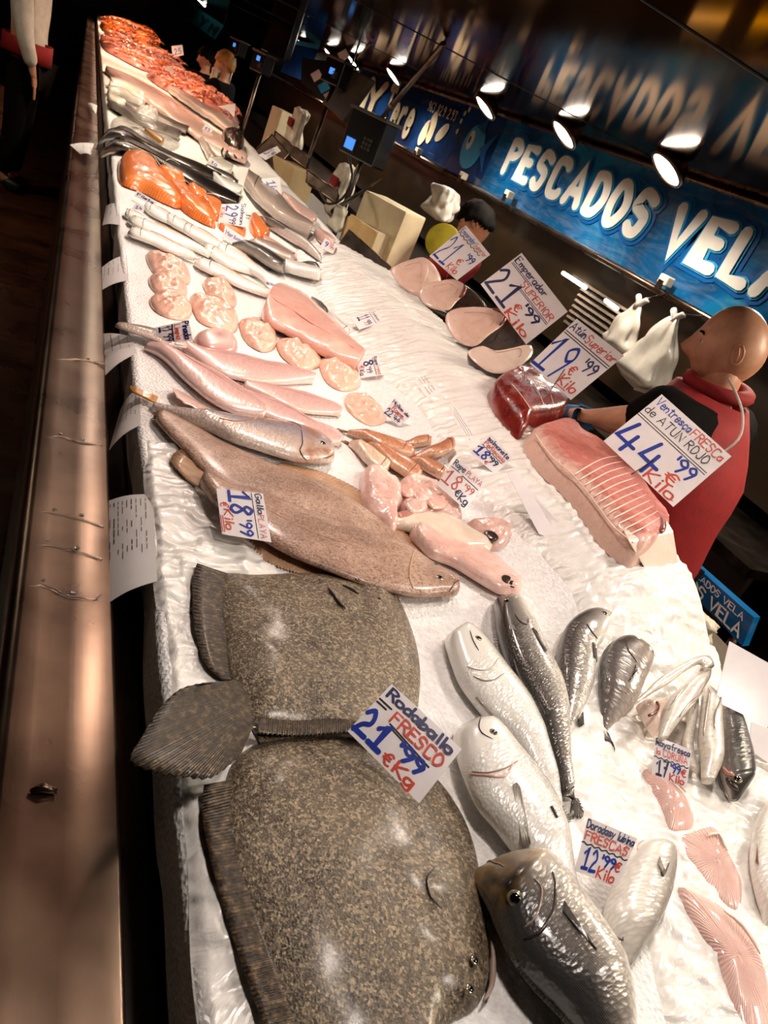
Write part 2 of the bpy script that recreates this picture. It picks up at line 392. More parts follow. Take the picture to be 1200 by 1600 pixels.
plain('hair_dark', '0A0605', .8, spec=.1, bump=.5, bscale=90); plain('hair_blond', 'B8803E', .5, bump=.5, bscale=60, var=.25); plain('stubble', '7A4A34', .5)
plain('glove_blue', '2C6FA8', .4); plain('device_black', '0D0B0B', .35, coat=.3); plain('device_grey', '5E5448', .4)
b = NB('screen_blue'); b.set('2A62C0', .3, emit='4C8CE8', estr=.9)
b = NB('lamp_disc'); b.set('FFFFFF', .4, emit=(1.0, .93, .82), estr=30.0)
plain('prawn', 'E07A4A', .3, coat=.5, var=.25, scale=14); plain('prawn_pink', 'E89A8C', .3, coat=.5, var=.2, scale=14); plain('prawn_orange', 'D8742A', .3, coat=.5, var=.25, scale=14)
plain('squid_white', 'F2ECDD', .25, coat=.6, var=.04, scale=20); plain('wood_board', 'C9A468', .5, var=.15, scale=8)

# ------------------------------------------------------------------ marker-pen stroke lettering
G = {'A': '00 39 60|13 53', 'B': '00 09|~09 49 57 35 05|~05 45 53 40 00', 'C': '~58 49 19 07 02 10 40 51', 'D': '00 09|~09 39 56 53 30 00', 'E': '50 00 09 59|05 45', 'F': '00 09 59|05 45',
 'G': '~58 39 18 06 03 10 30 52|52 54 34', 'I': '10 19', 'J': '~49 42 30 10 02', 'K': '00 09|59 04 50', 'L': '09 00 50', 'M': '00 09 34 69 60', 'N': '00 09 50 59',
 'O': '~30 10 03 06 19 39 56 53 30', 'P': '00 09|~09 39 57 35 05', 'R': '00 09|~09 39 57 35 05|25 50', 'S': '~58 39 19 06 25 44 42 30 10 01', 'T': '30 39|09 69', 'U': '~09 03 10 40 53 59',
 'V': '09 30 69', 'Y': '09 34 69|34 30', 'Ñ': '00 09 50 59|~1; 2; 3: 4;', 'a': '~44 25 04 01 20 43|45 40', 'b': '09 00|~02 25 44 31 00', 'c': '~44 25 03 10 30 41',
 'd': '49 40|~44 25 03 10 41', 'e': '~03 43 35 15 02 10 30 41', 'f': '~49 39 27 20|05 45', 'g': '~44 25 04 01 20 43|~45 4b 2c 0b', 'h': '09 00|~03 25 43 40', 'i': '15 10|17 18',
 'k': '09 00|45 03 40', 'l': '19 10', 'm': '05 00|~03 25 33 30|~33 55 63 60', 'n': '05 00|~03 25 43 40', 'ñ': '05 00|~03 25 43 40|~17 28 37 48', 'o': '~20 01 04 25 44 41 20',
 'p': '05 0c|~04 25 44 21 01', 'r': '05 00|~03 25 45', 's': '~44 25 04 32 41 10 01', 't': '28 20 40|06 46', 'u': '~05 01 20 43|45 40', 'ú': '~05 01 20 43|45 40|27 39', 'v': '05 20 45', 'y': '05 20|45 0c',
 'z': '05 45 00 40', 'ç': '~44 25 03 10 30 41|20 2b', '0': '~20 02 07 29 47 42 20', '1': '06 39 30|00 60', '2': '~07 29 47 45 23 00|00 60', '3': '~08 29 47 25 43 20 01',
 '4': '29 03 63|46 40', '5': '49 09 05|~05 35 42 20 01', '6': '~39 16 02 20 42 24 03', '7': '09 59 20|15 45', '8': '~25 47 29 07 25 42 20 02 25', '9': '~46 25 07 29 47 45 20',
 "'": '29 26', '€': '~58 39 16 13 30 51|06 46|04 44', '-': '05 45', '~': '~04 15 24 33 45 54', '/': '00 59', 'º': '~27 18 29 38 27'}
def gy(c): return int(c) if c.isdigit() else {':': 10, ';': 11, 'a': -1, 'b': -2, 'c': -3}[c]
def strokes(s, jit=0.0):
    """list of polylines in units of cap height, and the total width"""
    x = 0.0; out = []
    for ch in s:
        if ch == ' ': x += 4; continue
        w = 0
        for part in G[ch].split('|'):
            sm = part[0] == '~'; pts = [(int(p[0]), gy(p[1])) for p in part.lstrip('~').split()]
            w = max(w, max(p[0] for p in pts))
            q = [V((x + a + random.uniform(-jit, jit), b + random.uniform(-jit, jit), 0)) for a, b in pts]
            if sm and len(q) > 2:
                if pts[0] == pts[-1]: q[-1] = q[0].copy(); q = cr(q[:-1], 6 * len(q), True); q.append(q[0].copy())
                else: q = cr(q, 5 * len(q))
            out.append(q)
        x += w + 1.9
    return [[p / 9 for p in q] for q in out], max(0.1, (x - 1.9) / 9)
def ribbon(line, hw):
    """flat 2-D ribbon with round ends; returns verts, faces"""
    vs = []; fs = []; n = len(line)
    for i, p in enumerate(line):
        a = line[max(0, i - 1)]; c = line[min(n - 1, i + 1)]
        t = (c - a); t = t.normalized() if t.length > 1e-9 else V((1, 0, 0)); nn = V((-t.y, t.x, 0))
        if 0 < i < n - 1:
            t1 = (p - a).normalized(); n1 = V((-t1.y, t1.x, 0)); k = max(.55, n1.dot(nn)); vs += [p + nn * hw / k, p - nn * hw / k]
        else: vs += [p + nn * hw, p - nn * hw]
    for i in range(n - 1): fs.append((2 * i, 2 * i + 1, 2 * i + 3, 2 * i + 2))
    for i in (0, n - 1):
        o = len(vs); vs += [line[i] + V((math.cos(2 * PI * k / 8), math.sin(2 * PI * k / 8), 0)) * hw for k in range(8)]; fs.append(tuple(o + k for k in range(8)))
        for q in range(o, o + 8): vs[q].z = 1.0 + (i > 0)
    return vs, fs
def textgeo(s, pos, u0, v0, w, h, pen, off, jit=0.25):
    """pos(u, v, off) maps card coordinates to the world; w, h in card units; pen in cap heights"""
    ls, W_ = strokes(s, jit); parts = []
    for j, q in enumerate(ls):
        v, f = ribbon(q, pen); parts.append(([pos(u0 + p.x / W_ * w, v0 + p.y * h, off + .00004 * (p.z + 3 * j)) for p in v], f))
    return join(parts)

# ------------------------------------------------------------------ the hall: floor, walls, ceiling
v, f = boxgeo((1.0, 9, -.05), (16, 28, .1)); S(mk('floor', v, f, 'floor_wet', smooth=False))
v, f = boxgeo((3.95, 9, 1.6), (.1, 28, 3.4)); S(mk('wall_back', v, f, 'wall_olive', smooth=False))
v, f = boxgeo((1.0, 22.0, 1.6), (16, .1, 3.4)); S(mk('wall_far', v, f, 'wall_brown', smooth=False))
v, f = boxgeo((-6.95, 9, 1.6), (.1, 28, 3.4)); S(mk('wall_left', v, f, 'wall_brown', smooth=False))
v, f = boxgeo((1.0, 9, 3.35), (16, 28, .1)); S(mk('ceiling', v, f, 'wall_brown', smooth=False))
CEIL = BEDZ + 1.0
BX = 2.9
# glossy dark canopy over the fishmongers
v, f = boxgeo((1.75, 7.5, CEIL + .03), (4.3, 17, .06)); cnp = mk('ceiling_canopy', v, f, 'ceiling_gloss', smooth=False); S(cnp)
for k in range(5):
    y = 1.4 + k * 2.3
    box('panel_joint', (1.75, y, CEIL - .001), (4.2, .004, .004), 'rubber', cnp)

# ------------------------------------------------------------------ lamps
def spot(parent, loc, energy, color, size=1.15, r=.04, blend=.55, aim=(0, 0, -1)):
    l = bpy.data.lights.new('lamp_light', 'SPOT'); l.energy = energy; l.color = color; l.spot_size = size; l.spot_blend = blend; l.shadow_soft_size = r
    o = bpy.data.objects.new('lamp_light', l); COL.objects.link(o); o.parent = parent; o.location = V(loc) - ORG[parent]
    o.rotation_euler = V(aim).to_track_quat('-Z', 'Y').to_euler(); return o
def down_lamp(x, y, z, label, group, energy=0, color=(1, .85, .68), r=.085, aim=(0, 0, -1), size=2.6, light_aim=None):
    t = root('recessed_lamp', (x, y, z), label, 'lamp', group)
    n = V(aim).normalized(); c = V((x, y, z)) - V((0, 0, .055))
    lathe('bezel', c, [(r * .8, .06), (r * 1.16, .01), (r * 1.18, -.008), (r * 1.05, -.014), (r * 1.0, -.006), (r * .98, 0)], 'steel', t, 28, -n)
    lathe('diffuser', c, [(r, -.002), (r * .9, -.006), (.001, -.007)], 'lamp_disc', t, 28, -n)
    if energy: spot(t, c + n * .03, energy, color, size, r, .9, light_aim or aim)
    return t
for i, (px, py) in enumerate([(1047, 248), (893, 197), (760, 152), (610, 98), (550, 80), (515, 65), (470, 50)]):
    p = PZ(px, py, CEIL); p.x = 2.45
    y = [3.22, 4.2, 5.3, 7.3, 8.6, 9.6, 11.0][i]
    lab = ['nearest bright round ceiling lamp above the white letters VELA side', 'second nearest round ceiling lamp above the PESCADOS lettering', 'third round ceiling lamp above the blue fish emblem',
           'fourth round ceiling lamp above the Tere sign', 'fifth round ceiling lamp in the row beyond the black rods', 'sixth round ceiling lamp far down the row', 'farthest small round ceiling lamp in the row'][i]
    down_lamp(2.45, y, CEIL, lab, 'ceiling lamps over the stall', 46 if i < 4 else 40, (1, .85, .68), aim=(-.5, 0, -.87), light_aim=(.12, 0, -1), size=2.9)
# the same lamps over the fish (just above the frame)
WARM = (1.0, .85, .68); PINK = (1.0, .74, .63)
ORD = ['first', 'second', 'third', 'fourth', 'fifth', 'sixth', 'seventh', 'eighth', 'ninth', 'tenth', 'eleventh', 'twelfth', 'thirteenth', 'fourteenth']
for k, (x, y, e, c) in enumerate([(1.34, .05, 12.5, (1, .87, .78)), (1.30, 1.05, 11.5, (1, .86, .76)), (.50, .5, 10, (1, .85, .76)), (.62, 1.75, 17, PINK), (.58, 2.5, 17, PINK), (.58, 3.3, 21, (1, .83, .71)), (.58, 4.3, 28, (1, .84, .66)), (.58, 5.6, 36, (1, .78, .56)), (.58, 7.0, 46, (1, .66, .44)), (.58, 8.6, 60, (1, .60, .38)), (.58, 10.4, 70, (1, .58, .36)), (.58, 12.4, 70, (1, .58, .36)), (.58, 14.8, 80, (1, .58, .36)), (.58, 17.0, 90, (1, .58, .36))]):
    down_lamp(x, y, CEIL, 'round canopy lamp over the ice, %s from the near end' % ORD[k], 'lamps over the ice', e, c, r=.06, size=2.7, aim=(-.45, 0, -.9) if x > 1 else (0, 0, -1))
for k, y in enumerate([2.15, 1.1, .05]):
    down_lamp(2.45, y, CEIL, 'round ceiling lamp behind the counter, %s beyond the right edge' % ORD[k], 'ceiling lamps over the stall', 45, (1, .84, .64), aim=(-.5, 0, -.87))

t = root('aisle_fill_lamp', (-2.2, 5.5, 3.28), 'added unseen fill lamp over the dark customer aisle', 'lamp')  # unseen fill lamp, added to brighten the aisle floor and the customer
lathe('shade', (-2.2, 5.5, 3.2), [(.02, .1), (.12, .08), (.2, 0), (.19, 0), (.1, .06), (.01, .07)], 'steel_dark', t); lathe('diffuser', (-2.2, 5.5, 3.2), [(.001, .06), (.1, .05), (.17, .01), (.001, .005)], 'lamp_disc', t)
spot(t, (-2.2, 5.5, 3.18), 90, (1, .72, .45), 2.6, .15, .9)
# ------------------------------------------------------------------ the counter
Y0, Y1 = -.6, 21.0
ct = root('display_counter', (.15, 3, 0), 'long steel fish counter with wide front ledge and dark drain channel', 'counter')
def strip(name, prof, mat, parent, ys=None, smooth=True):
    ys = ys or [Y0, Y1]; vs = [(x, y, BEDZ + z) for y in ys for x, z in prof]; n = len(prof)
    fs = [(j * n + i, j * n + i + 1, (j + 1) * n + i + 1, (j + 1) * n + i) for j in range(len(ys) - 1) for i in range(n - 1)]
    return mk(name, vs, fs, mat, parent, smooth=smooth)
led = [(.047, -.16), (.044, -.07)]
led += [(.062 - .018 * math.cos(a), -.055 + .018 * math.sin(a)) for a in [k * PI / 16 for k in range(0, 9)]]
led += [(.085, -.040), (.12, -.0405), (.172, -.041), (.176, -.043), (.178, -.05), (.178, -.11)]
fixn(strip('ledge', led, 'steel', ct))
fixn(strip('drain_channel', [(.178, -.105), (.232, -.105), (.232, -.02), (.236, -.012)], 'channel_black', ct, smooth=False))
fixn(strip('channel_rim', [(.2255, -.10), (.2255, -.018), (.229, -.014), (.2325, -.018)], 'steel_dark', ct, smooth=False))
fixn(strip('front_panel', [(.05, -.16), (.07, -.2), (.07, -.95), (.11, -.95), (.11, -1.05)], 'steel_dark', ct, smooth=False))
fixn(strip('back_panel', [(1.34, -.03), (1.34, -1.05)], 'steel_dark', ct, smooth=False))
strip('tray', [(.235, -.1), (1.335, -.1)], 'steel_dark', ct)
# hand rail in front of the far part
# ------------------------------------------------------------------ ice and plastic sheets
def ysteps(a, b, s0, g):
    ys = [a]
    while ys[-1] < b: ys.append(ys[-1] + s0 * (1 + g * max(0, ys[-1])))
    ys[-1] = b; return ys
xs = [.226, .222, .222, .225, .232] + [.24 + .0225 * k for k in range(48)] + [1.322, 1.325]
zs = {0: -.09, 1: -.05, 2: -.012, 3: -.004, 4: 0}
ys = ysteps(Y0, Y1, .018, .7)
vs = []; fs = []; n = len(xs)
for y in ys:
    for i, x in enumerate(xs):
        wob = .004 * noise.noise(V((0, y * 6, i * .1))) if i < 5 else 0
        z = zs[i] if i in zs else bed(x, y)
        if i == n - 1: z = -.09
        vs.append((x + wob, y, BEDZ + z - (.0 if i > 4 else .0) + (.002 * noise.noise(V((x * 40, y * 40, 1))) if i > 4 else 0)))
fs = [(j * n + i, j * n + i + 1, (j + 1) * n + i + 1, (j + 1) * n + i) for j in range(len(ys) - 1) for i in range(n - 1)]
ice = mk('crushed_ice', vs, fs, 'ice'); T(ice, 'long bed of white crushed ice filling the counter under the fish', 'ice'); ice['kind'] = 'stuff'
def sheet(name, x0, x1, y0, y1, nx, ny, hfun, mat, label, edge=None, off=.004):
    vs = []
    for j in range(ny + 1):
        for i in range(nx + 1):
            s = i / nx; t = j / ny
            a = edge(t) if edge else 0; fl = sstep(0, .06, s) * sstep(0, .03, t)
            x = (x0 + a) + (x1 - x0 - a) * s; y = y0 + (y1 - y0) * t
            vs.append((x, y, BEDZ + bed(x, y) + (off + hfun(x, y, s, t)) * fl - .004 * (1 - fl)))
    m = nx + 1
    fs = [(j * m + i, j * m + i + 1, (j + 1) * m + i + 1, (j + 1) * m + i) for j in range(ny) for i in range(nx)]
    return T(mk(name, vs, fs, mat), label, 'plastic sheet')
def rid(x, y, sc, seed):
    return 1 - abs(noise.noise(V((x * sc, y * sc, seed)))) * 2
def wr_ridge(x, y, s, t):
    q = y * 1.0 + .05 * noise.noise(V((x * 7, y * 3, 5)))
    w = .0028 * math.sin(q * 95 + 3 * noise.noise(V((x * 2, y * 8, 2)))) * (.4 + .6 * abs(noise.noise(V((x * 3, y * 6, 8))))) + .0022 * math.sin(q * 210 + 5 * noise.noise(V((x * 3, y * 6, 7))))
    drop = 0 if x < 1.315 else -3.2 * (x - 1.315)
    return w * sstep(0, .12, s) + .004 * rid(x, y, 4, 3) + drop
sheet('plastic_sheet', .93, 1.345, .72, 3.95, 44, 420, wr_ridge, 'plastic_film', 'wrinkled white plastic sheet over the ridge below the tuna',
      edge=lambda t: .05 * math.sin(t * 9) + .03 * math.sin(t * 23))
def wr_near(x, y, s, t):
    w = .007 * max(0, rid(x, y, 6, 11)) ** 3 + .0045 * max(0, rid(x + .3 * y, y, 13, 4)) ** 4 + .002 * max(0, rid(x - .5 * y, y, 27, 6)) ** 3
    return w * sstep(0, .1, s) - .002
sheet('plastic_sheet', .80, 1.325, -.3, .86, 110, 190, wr_near, 'plastic_film', 'crinkled clear plastic sheet under the bream and skate wings', edge=lambda t: -.25 * (1 - t) * .9 + .03 * math.sin(t * 14))
def wr_left(x, y, s, t):
    return .005 * max(0, rid(x, y, 8, 21)) ** 3 + .002 * max(0, rid(x, y, 22, 9)) ** 3 - .001
sheet('plastic_sheet', .226, .42, -.4, 1.32, 40, 220, wr_left, 'plastic_film', 'crumpled white plastic along the ice edge beside the turbots', edge=lambda t: .003 * math.sin(t * 40))

# ------------------------------------------------------------------ fish builders
def loftbody(name, st, hmax, mat, parent=None, lift=0.0, aspect=.55, n=36, m=20, e=.85, hs=None, wob=0.0, sag=0.0):
    """st: list of (ax, ay, bx, by): two opposite edges of the outline (back edge, belly edge) seen in the photograph.
    They are dropped onto the display surface and lofted with a rounded section."""
    A = cr([(s[0], s[1]) for s in st], n); B = cr([(s[2], s[3]) for s in st], n)
    H = None
    if hs: H = [h.x for h in cr([(h, i / (len(hs) - 1)) for i, h in enumerate(hs)], n)]
    rings = []; Cs = []
    for i in range(n):
        a = U(A[i].x, A[i].y, lift + hmax * .45); c = U(B[i].x, B[i].y, lift + hmax * .45)
        w = (a - c) / 2; w.z = 0; hw = max(w.length, .0008)
        hh = min(hmax / 2, hw * aspect * 1.3) if not H else H[i] / 2
        hh = min(hh, hmax / 2); hh = max(hh, .0008)
        ctr = (a + c) / 2; base = bed(ctr.x, ctr.y) + lift
        ctr.z = BEDZ + base + hh * .92 - sag * 0
        rings.append((ctr, w, hh)); Cs.append(ctr)
    L = [0]
    for i in range(1, n): L.append(L[-1] + (Cs[i] - Cs[i - 1]).length)
    vs = []; uv = []; um = []
    for i, (c, w, hh) in enumerate(rings):
        for k in range(m + 1):
            t = 2 * PI * k / m; ct, s_ = math.cos(t), math.sin(t)
            ct = math.copysign(abs(ct) ** e, ct); s2 = math.copysign(abs(s_) ** e, s_)
            if s2 < 0: s2 *= .9
            p = c + w * ct + V((0, 0, hh * s2))
            if wob: p += V((0, 0, 1)) * wob * noise.noise(p * 30) * (1 if s2 > 0 else 0)
            vs.append(p); uv.append((L[i] / L[-1], k / m)); um.append((L[i], k / m * 2 * (w.length + hh) * 1.55))
    q = m + 1
    fs = [(i * q + k, i * q + k + 1, (i + 1) * q + k + 1, (i + 1) * q + k) for i in range(n - 1) for k in range(m)]
    o = len(vs)
    for j in (0, n - 1):
        vs.append(rings[j][0]); uv.append((L[j] / L[-1], .25)); um.append((L[j], 0))
    for k in range(m):
        fs.append((o, k + 1, k)); fs.append((o + 1, (n - 1) * q + k, (n - 1) * q + k + 1))
    ob = mk(name, vs, fs, mat, parent, uvs=uv, uv2=um); fixn(ob)
    ob_data[ob] = rings
    return ob
ob_data = {}
def onbody(o, u, v, e=.85):
    """point and outward normal on a lofted body; u 0..1 along, v 0 back edge, .25 top, .5 belly edge"""
    R = ob_data[o]; x = u * (len(R) - 1); i = min(int(x), len(R) - 2); f = x - i
    c = R[i][0].lerp(R[i + 1][0], f); w = R[i][1].lerp(R[i + 1][1], f); h = R[i][2] * (1 - f) + R[i + 1][2] * f
    t = 2 * PI * v; ct, st_ = math.cos(t), math.sin(t)
    ce = math.copysign(abs(ct) ** e, ct); se = math.copysign(abs(st_) ** e, st_)
    p = c + w * ce + V((0, 0, h * se)); wl = max(w.length, 1e-4)
    nn = (w / wl * ct / wl + V((0, 0, st_ / h))).normalized()
    return p, nn
def eye(o, u, v, r, mat='eye_silver', flat=.28):
    p, n = onbody(o, u, v); return eye_at(o, p, n, r, mat, flat)
def eye_at(o, p, n, r, mat='eye_silver', flat=.28):
    q = V((0, 0, 1)).rotation_difference(n)
    e = lathe('eye', p - n * r * .1, [(r * math.cos(a), r * flat * math.sin(a)) for a in [0, .35, .7, 1.0, 1.3, 1.5]], mat, o, 18, n)
    pr = r * .66
    lathe('pupil', p - n * r * .1 + n * r * flat * .82, [(pr, 0), (pr * .85, r * .13), (pr * .4, r * .2), (.0002, r * .21)], 'eye_black', e, 14, n)
    return e
def bodyline(name, o, uvp, r, mat, off=.0005, n=16):
    """thin raised or dark line following the skin (gill slit, mouth, lateral line)"""
    pts = []
    for q in cr([(a, b_) for a, b_ in uvp], n):
        p, nn = onbody(o, q.x, q.y); pts.append(p + nn * off)
    rr = [r * math.sin(PI * (i + .6) / (n + .2)) ** .5 for i in range(n)]
    return tube(name, pts, rr, mat, o, 6)
def ribfin(name, P0, P1, mat, parent, rays=9, amp=.0015, thick=.0012, rows=5, jag=0.0):
    """thin rayed fin between a base line and an outer line (world points)"""
    nn = rays * 2 + 1; A = cr(P0, nn); B = cr(P1, nn); vs = []; uv = []
    mid = (A[nn // 2] - B[nn // 2]).normalized(); side = (A[-1] - A[0] + B[-1] - B[0]).normalized(); nrm = mid.cross(side).normalized()
    if nrm.z < 0: nrm = -nrm
    for s in (1, -1):
        for j in range(rows):
            t = j / (rows - 1)
            for i in range(nn):
                tt = t * (1 - jag * (i % 2))
                p = A[i].lerp(B[i], tt) + nrm * ((amp if i % 2 else -amp) * (.3 + .7 * t) + s * thick * (1 - .7 * t))
                vs.append(p); uv.append((i / (nn - 1), t))
    q = rows * nn; fs = []
    for j in range(rows - 1):
        for i in range(nn - 1):
            a = j * nn + i; fs.append((a, a + 1, a + nn + 1, a + nn)); fs.append((q + a, q + a + nn, q + a + nn + 1, q + a + 1))
    bd = [i for i in range(nn)] + [j * nn + nn - 1 for j in range(1, rows)] + [(rows - 1) * nn + i for i in range(nn - 2, -1, -1)] + [j * nn for j in range(rows - 2, 0, -1)]
    for k in range(len(bd)): a, c = bd[k], bd[(k + 1) % len(bd)]; fs.append((c, a, q + a, q + c))
    return mk(name, vs, fs, mat, parent, uvs=uv)
def pxfin(name, base, tip, mat, parent, h0=.01, h1=.004, **kw):
    return ribfin(name, [U(x, y, h0) for x, y in base], [U(x, y, h1) for x, y in tip], mat, parent, **kw)
def bodyfin(name, o, uvs, length, direction, mat, rays=5, lift=.25, **kw):
    """small fin rooted along points on the body and lying back along `direction` (a pixel vector target list)"""
    P0 = []; P1 = []
    for (u, v), L in zip(uvs, length):
        p, n = onbody(o, u, v); P0.append(p); d = V(direction).normalized(); P1.append(p + d * L + n * L * lift)
    return ribfin(name, P0, P1, mat, o, rays=rays, **kw)
def dome(name, out, h, mat, parent=None, seg=None, lift=0.0, n=56, rows=9, p=3.0, wob=0.0, wsc=18, bumps=(), hpow=.5, seed=0.0, under=.0, zoff=.35):
    """low rounded body from an outline seen in the photograph, laid on the display surface"""
    O = cr(out, n, True)
    pts = [U(q.x, q.y, lift + h * zoff) for q in O]
    if seg: s0, s1 = U(*seg[0], lift), U(*seg[1], lift)
    else:
        c = sum(pts, V()) / n; s0 = s1 = c
    d = s1 - s0; dd = d.length_squared
    bl = [(U(b_[0], b_[1], lift + h * .8), b_[2], b_[3]) for b_ in bumps]
    vs = []; uv = []; fs = []
    for side in (1, -1):
        for j in range(rows + 1):
            s = 1 - j / rows
            s = s ** .75 if j else 1
            for k in range(n):
                q = pts[k]; t = max(0, min(1, (q - s0).dot(d) / dd)) if dd > 1e-9 else 0
                c = s0 + d * t; x = c.x + (q.x - c.x) * s; y = c.y + (q.y - c.y) * s
                b0 = BEDZ + bed(x, y) + lift
                if side > 0:
                    z = b0 + h * (.12 + .88 * (max(0, 1 - s ** p)) ** hpow)
                    if wob: z += wob * noise.noise(V((x * wsc, y * wsc, seed))) * (1 - s ** 3) + wob * .6 * noise.noise(V((x * wsc * 2.3, y * wsc * 2.3, seed + 5))) * (1 - s ** 3)
                    for bp, br, bh in bl:
                        dist = math.hypot(x - bp.x, y - bp.y)
                        if dist < br: z += bh * (1 - (dist / br) ** 2) ** 2
                else: z = b0 + .12 * h * s - .001
                vs.append(V((x, y, z))); uv.append((k / n, s))
    R = (rows + 1) * n
    for j in range(rows):
        for k in range(n):
            a = j * n + k; c = j * n + (k + 1) % n
            fs.append((a, c, c + n, a + n)); fs.append((R + a, R + a + n, R + c + n, R + c))
    for k in range(n): c = (k + 1) % n; fs.append((k, R + k, R + c, c))
    o = mk(name, vs, fs, mat, parent, uvs=uv)
    ob_data[o] = (pts, s0, s1, h, lift)
    bm = bmesh.new(); bm.from_mesh(o.data); bmesh.ops.remove_doubles(bm, verts=bm.verts, dist=1e-6); bmesh.ops.recalc_face_normals(bm, faces=bm.faces); bm.to_mesh(o.data); bm.free()
    o.data.polygons.foreach_set('use_smooth', [True] * len(o.data.polygons))
    return o

# ------------------------------------------------------------------ turbots (foreground)
tb = dome('turbot', [(420, 1150), (470, 1140), (540, 1140), (610, 1160), (680, 1205), (722, 1260), (746, 1320), (760, 1400), (768, 1470), (766, 1530), (745, 1572), (700, 1600), (660, 1690), (560, 1760), (480, 1720), (440, 1600), (400, 1480), (372, 1390), (352, 1310), (350, 1240), (370, 1180)],
          .030, 'turbot_skin', seg=((470, 1270), (640, 1500)), rows=26, n=140, p=1.9, hpow=.62, wob=.002, wsc=12, bumps=[(650, 1385, .05, .003), (720, 1400, .045, .004), (690, 1440, .03, -.003)])
T(tb, 'large brown speckled turbot lying in front, overlapping the other turbot', 'fish', 'turbots')
pxfin('anal_fin', [(372, 1218), (372, 1300), (392, 1388), (424, 1476), (462, 1586), (492, 1676)], [(319, 1226), (316, 1265), (322, 1310), (342, 1392), (372, 1490), (410, 1600), (432, 1690)], 'turbot_fin', tb, .009, .013, rays=60, amp=.0006, jag=.0, thick=.002)
pxfin('dorsal_fin', [(405, 1162), (470, 1152), (540, 1152), (600, 1168)], [(392, 1138), (465, 1126), (545, 1124), (612, 1148)], 'turbot_fin', tb, .024, .022, rays=26, amp=.0012, jag=.04, thick=.002)
bt = [(682, 1352), (668, 1372), (672, 1398), (690, 1420)]
tube('gill_slit', [U(q.x, q.y, .0325) for q in cr(bt, 14)], [.0004 + .0012 * math.sin(PI * i / 13) for i in range(14)], 'gill_dark', tb, 6)
tube('mouth', [U(q.x, q.y, .014) for q in cr([(768, 1470), (771, 1500), (768, 1540), (755, 1565)], 12)], [.0008 + .0022 * math.sin(PI * i / 11) for i in range(12)], 'gill_line', tb, 8)
for ex, ey in ((742, 1500), (735, 1545)):
    eye_at(tb, U(ex, ey, .0255), V((.25, -.1, 1)).normalized(), .0055)

ta = dome('turbot', [(345, 893), (400, 893), (480, 891), (530, 895), (575, 893), (608, 903), (625, 930), (645, 975), (658, 1025), (659, 1075), (648, 1130), (610, 1165), (540, 1150), (460, 1140), (400, 1128), (375, 1095), (355, 1060), (350, 1000), (342, 940)],
          .034, 'turbot_skin', seg=((440, 1060), (560, 970)), rows=26, n=140, p=1.9, hpow=.62, wob=.0015, wsc=12, bumps=[(530, 935, .04, .005), (560, 925, .03, -.004), (590, 925, .04, .005), (600, 960, .05, .003)])
T(ta, 'brown speckled turbot lying behind, its tail fanned over the ledge', 'fish', 'turbots')
pxfin('dorsal_fin', [(364, 900), (370, 930), (370, 985), (374, 1030), (378, 1066)], [(308, 880), (302, 900), (301, 930), (305, 985), (320, 1035), (345, 1060)], 'turbot_fin', ta, .007, .013, rays=44, amp=.0007, jag=.0, thick=.002)
pxfin('anal_fin', [(405, 1122), (460, 1128), (520, 1128), (565, 1128)], [(402, 1146), (460, 1150), (520, 1146), (566, 1142)], 'turbot_fin', ta, .027, .031, rays=26, amp=.0012, jag=.04, thick=.002)
pxfin('tail_fin', [(368, 1066), (385, 1085), (392, 1108), (396, 1134)], [(318, 1068), (280, 1078), (248, 1108), (222, 1150), (203, 1188), (240, 1206), (290, 1214), (332, 1214), (376, 1180)], 'turbot_fin', ta, .028, .046, rays=30, amp=.0012, jag=.01, rows=9, thick=.003)
tube('gill_slit', [U(q.x, q.y, .0365) for q in cr([(512, 918), (522, 930), (532, 944), (540, 950)], 10)], [.001 + .002 * math.sin(PI * i / 9) for i in range(10)], 'gill_dark', ta, 6)
tube('gill_slit', [U(q.x, q.y, .0365) for q in cr([(535, 914), (548, 920), (560, 928)], 8)], [.001 + .0015 * math.sin(PI * i / 7) for i in range(8)], 'gill_dark', ta, 6)
tube('mouth', [U(q.x, q.y, .024) for q in cr([(584, 893), (596, 902), (608, 912), (614, 922)], 10)], [.002 + .003 * math.sin(PI * i / 9) for i in range(10)], 'fin_pale', ta, 8)
for ex, ey in ((560, 905), (592, 935)): eye_at(ta, U(ex, ey, .033), V((.1, .2, 1)).normalized(), .005)

# ------------------------------------------------------------------ megrims (two long brown flatfish)
mg2 = loftbody('megrim', [(250, 642, 243, 656), (275, 650, 262, 680), (310, 668, 288, 705), (350, 692, 325, 745), (430, 728, 400, 790), (500, 755, 480, 815), (560, 790, 550, 850), (610, 828, 610, 870), (650, 862, 650, 885), (664, 872, 662, 884)], .022, 'megrim_skin', lift=.004, aspect=.5, n=44)
T(mg2, 'brown megrim flatfish with a dark rounded tail, lying behind the other', 'fish', 'megrims')
pxfin('dorsal_fin', [(430, 730), (500, 757), (560, 790), (610, 826), (655, 862)], [(440, 722), (508, 738), (570, 770), (618, 812), (662, 866)], 'megrim_fin', mg2, .01, .006, rays=40, amp=.0008, jag=.1)
pxfin('tail_fin', [(272, 652), (268, 662), (262, 676)], [(258, 638), (243, 644), (240, 652), (246, 662)], 'fin_rust', mg2, .012, .012, rays=8)
mg1 = loftbody('megrim', [(320, 738, 312, 752), (350, 758, 335, 785), (400, 768, 375, 818), (460, 790, 440, 862), (520, 812, 515, 895), (580, 832, 585, 922), (630, 850, 650, 932), (675, 880, 690, 930), (705, 900, 708, 929), (719, 914, 717, 924)], .03, 'megrim_skin', lift=.012, aspect=.5, n=44)
T(mg1, 'large brown megrim flatfish with its eyed head pointing right above the turbot', 'fish', 'megrims')
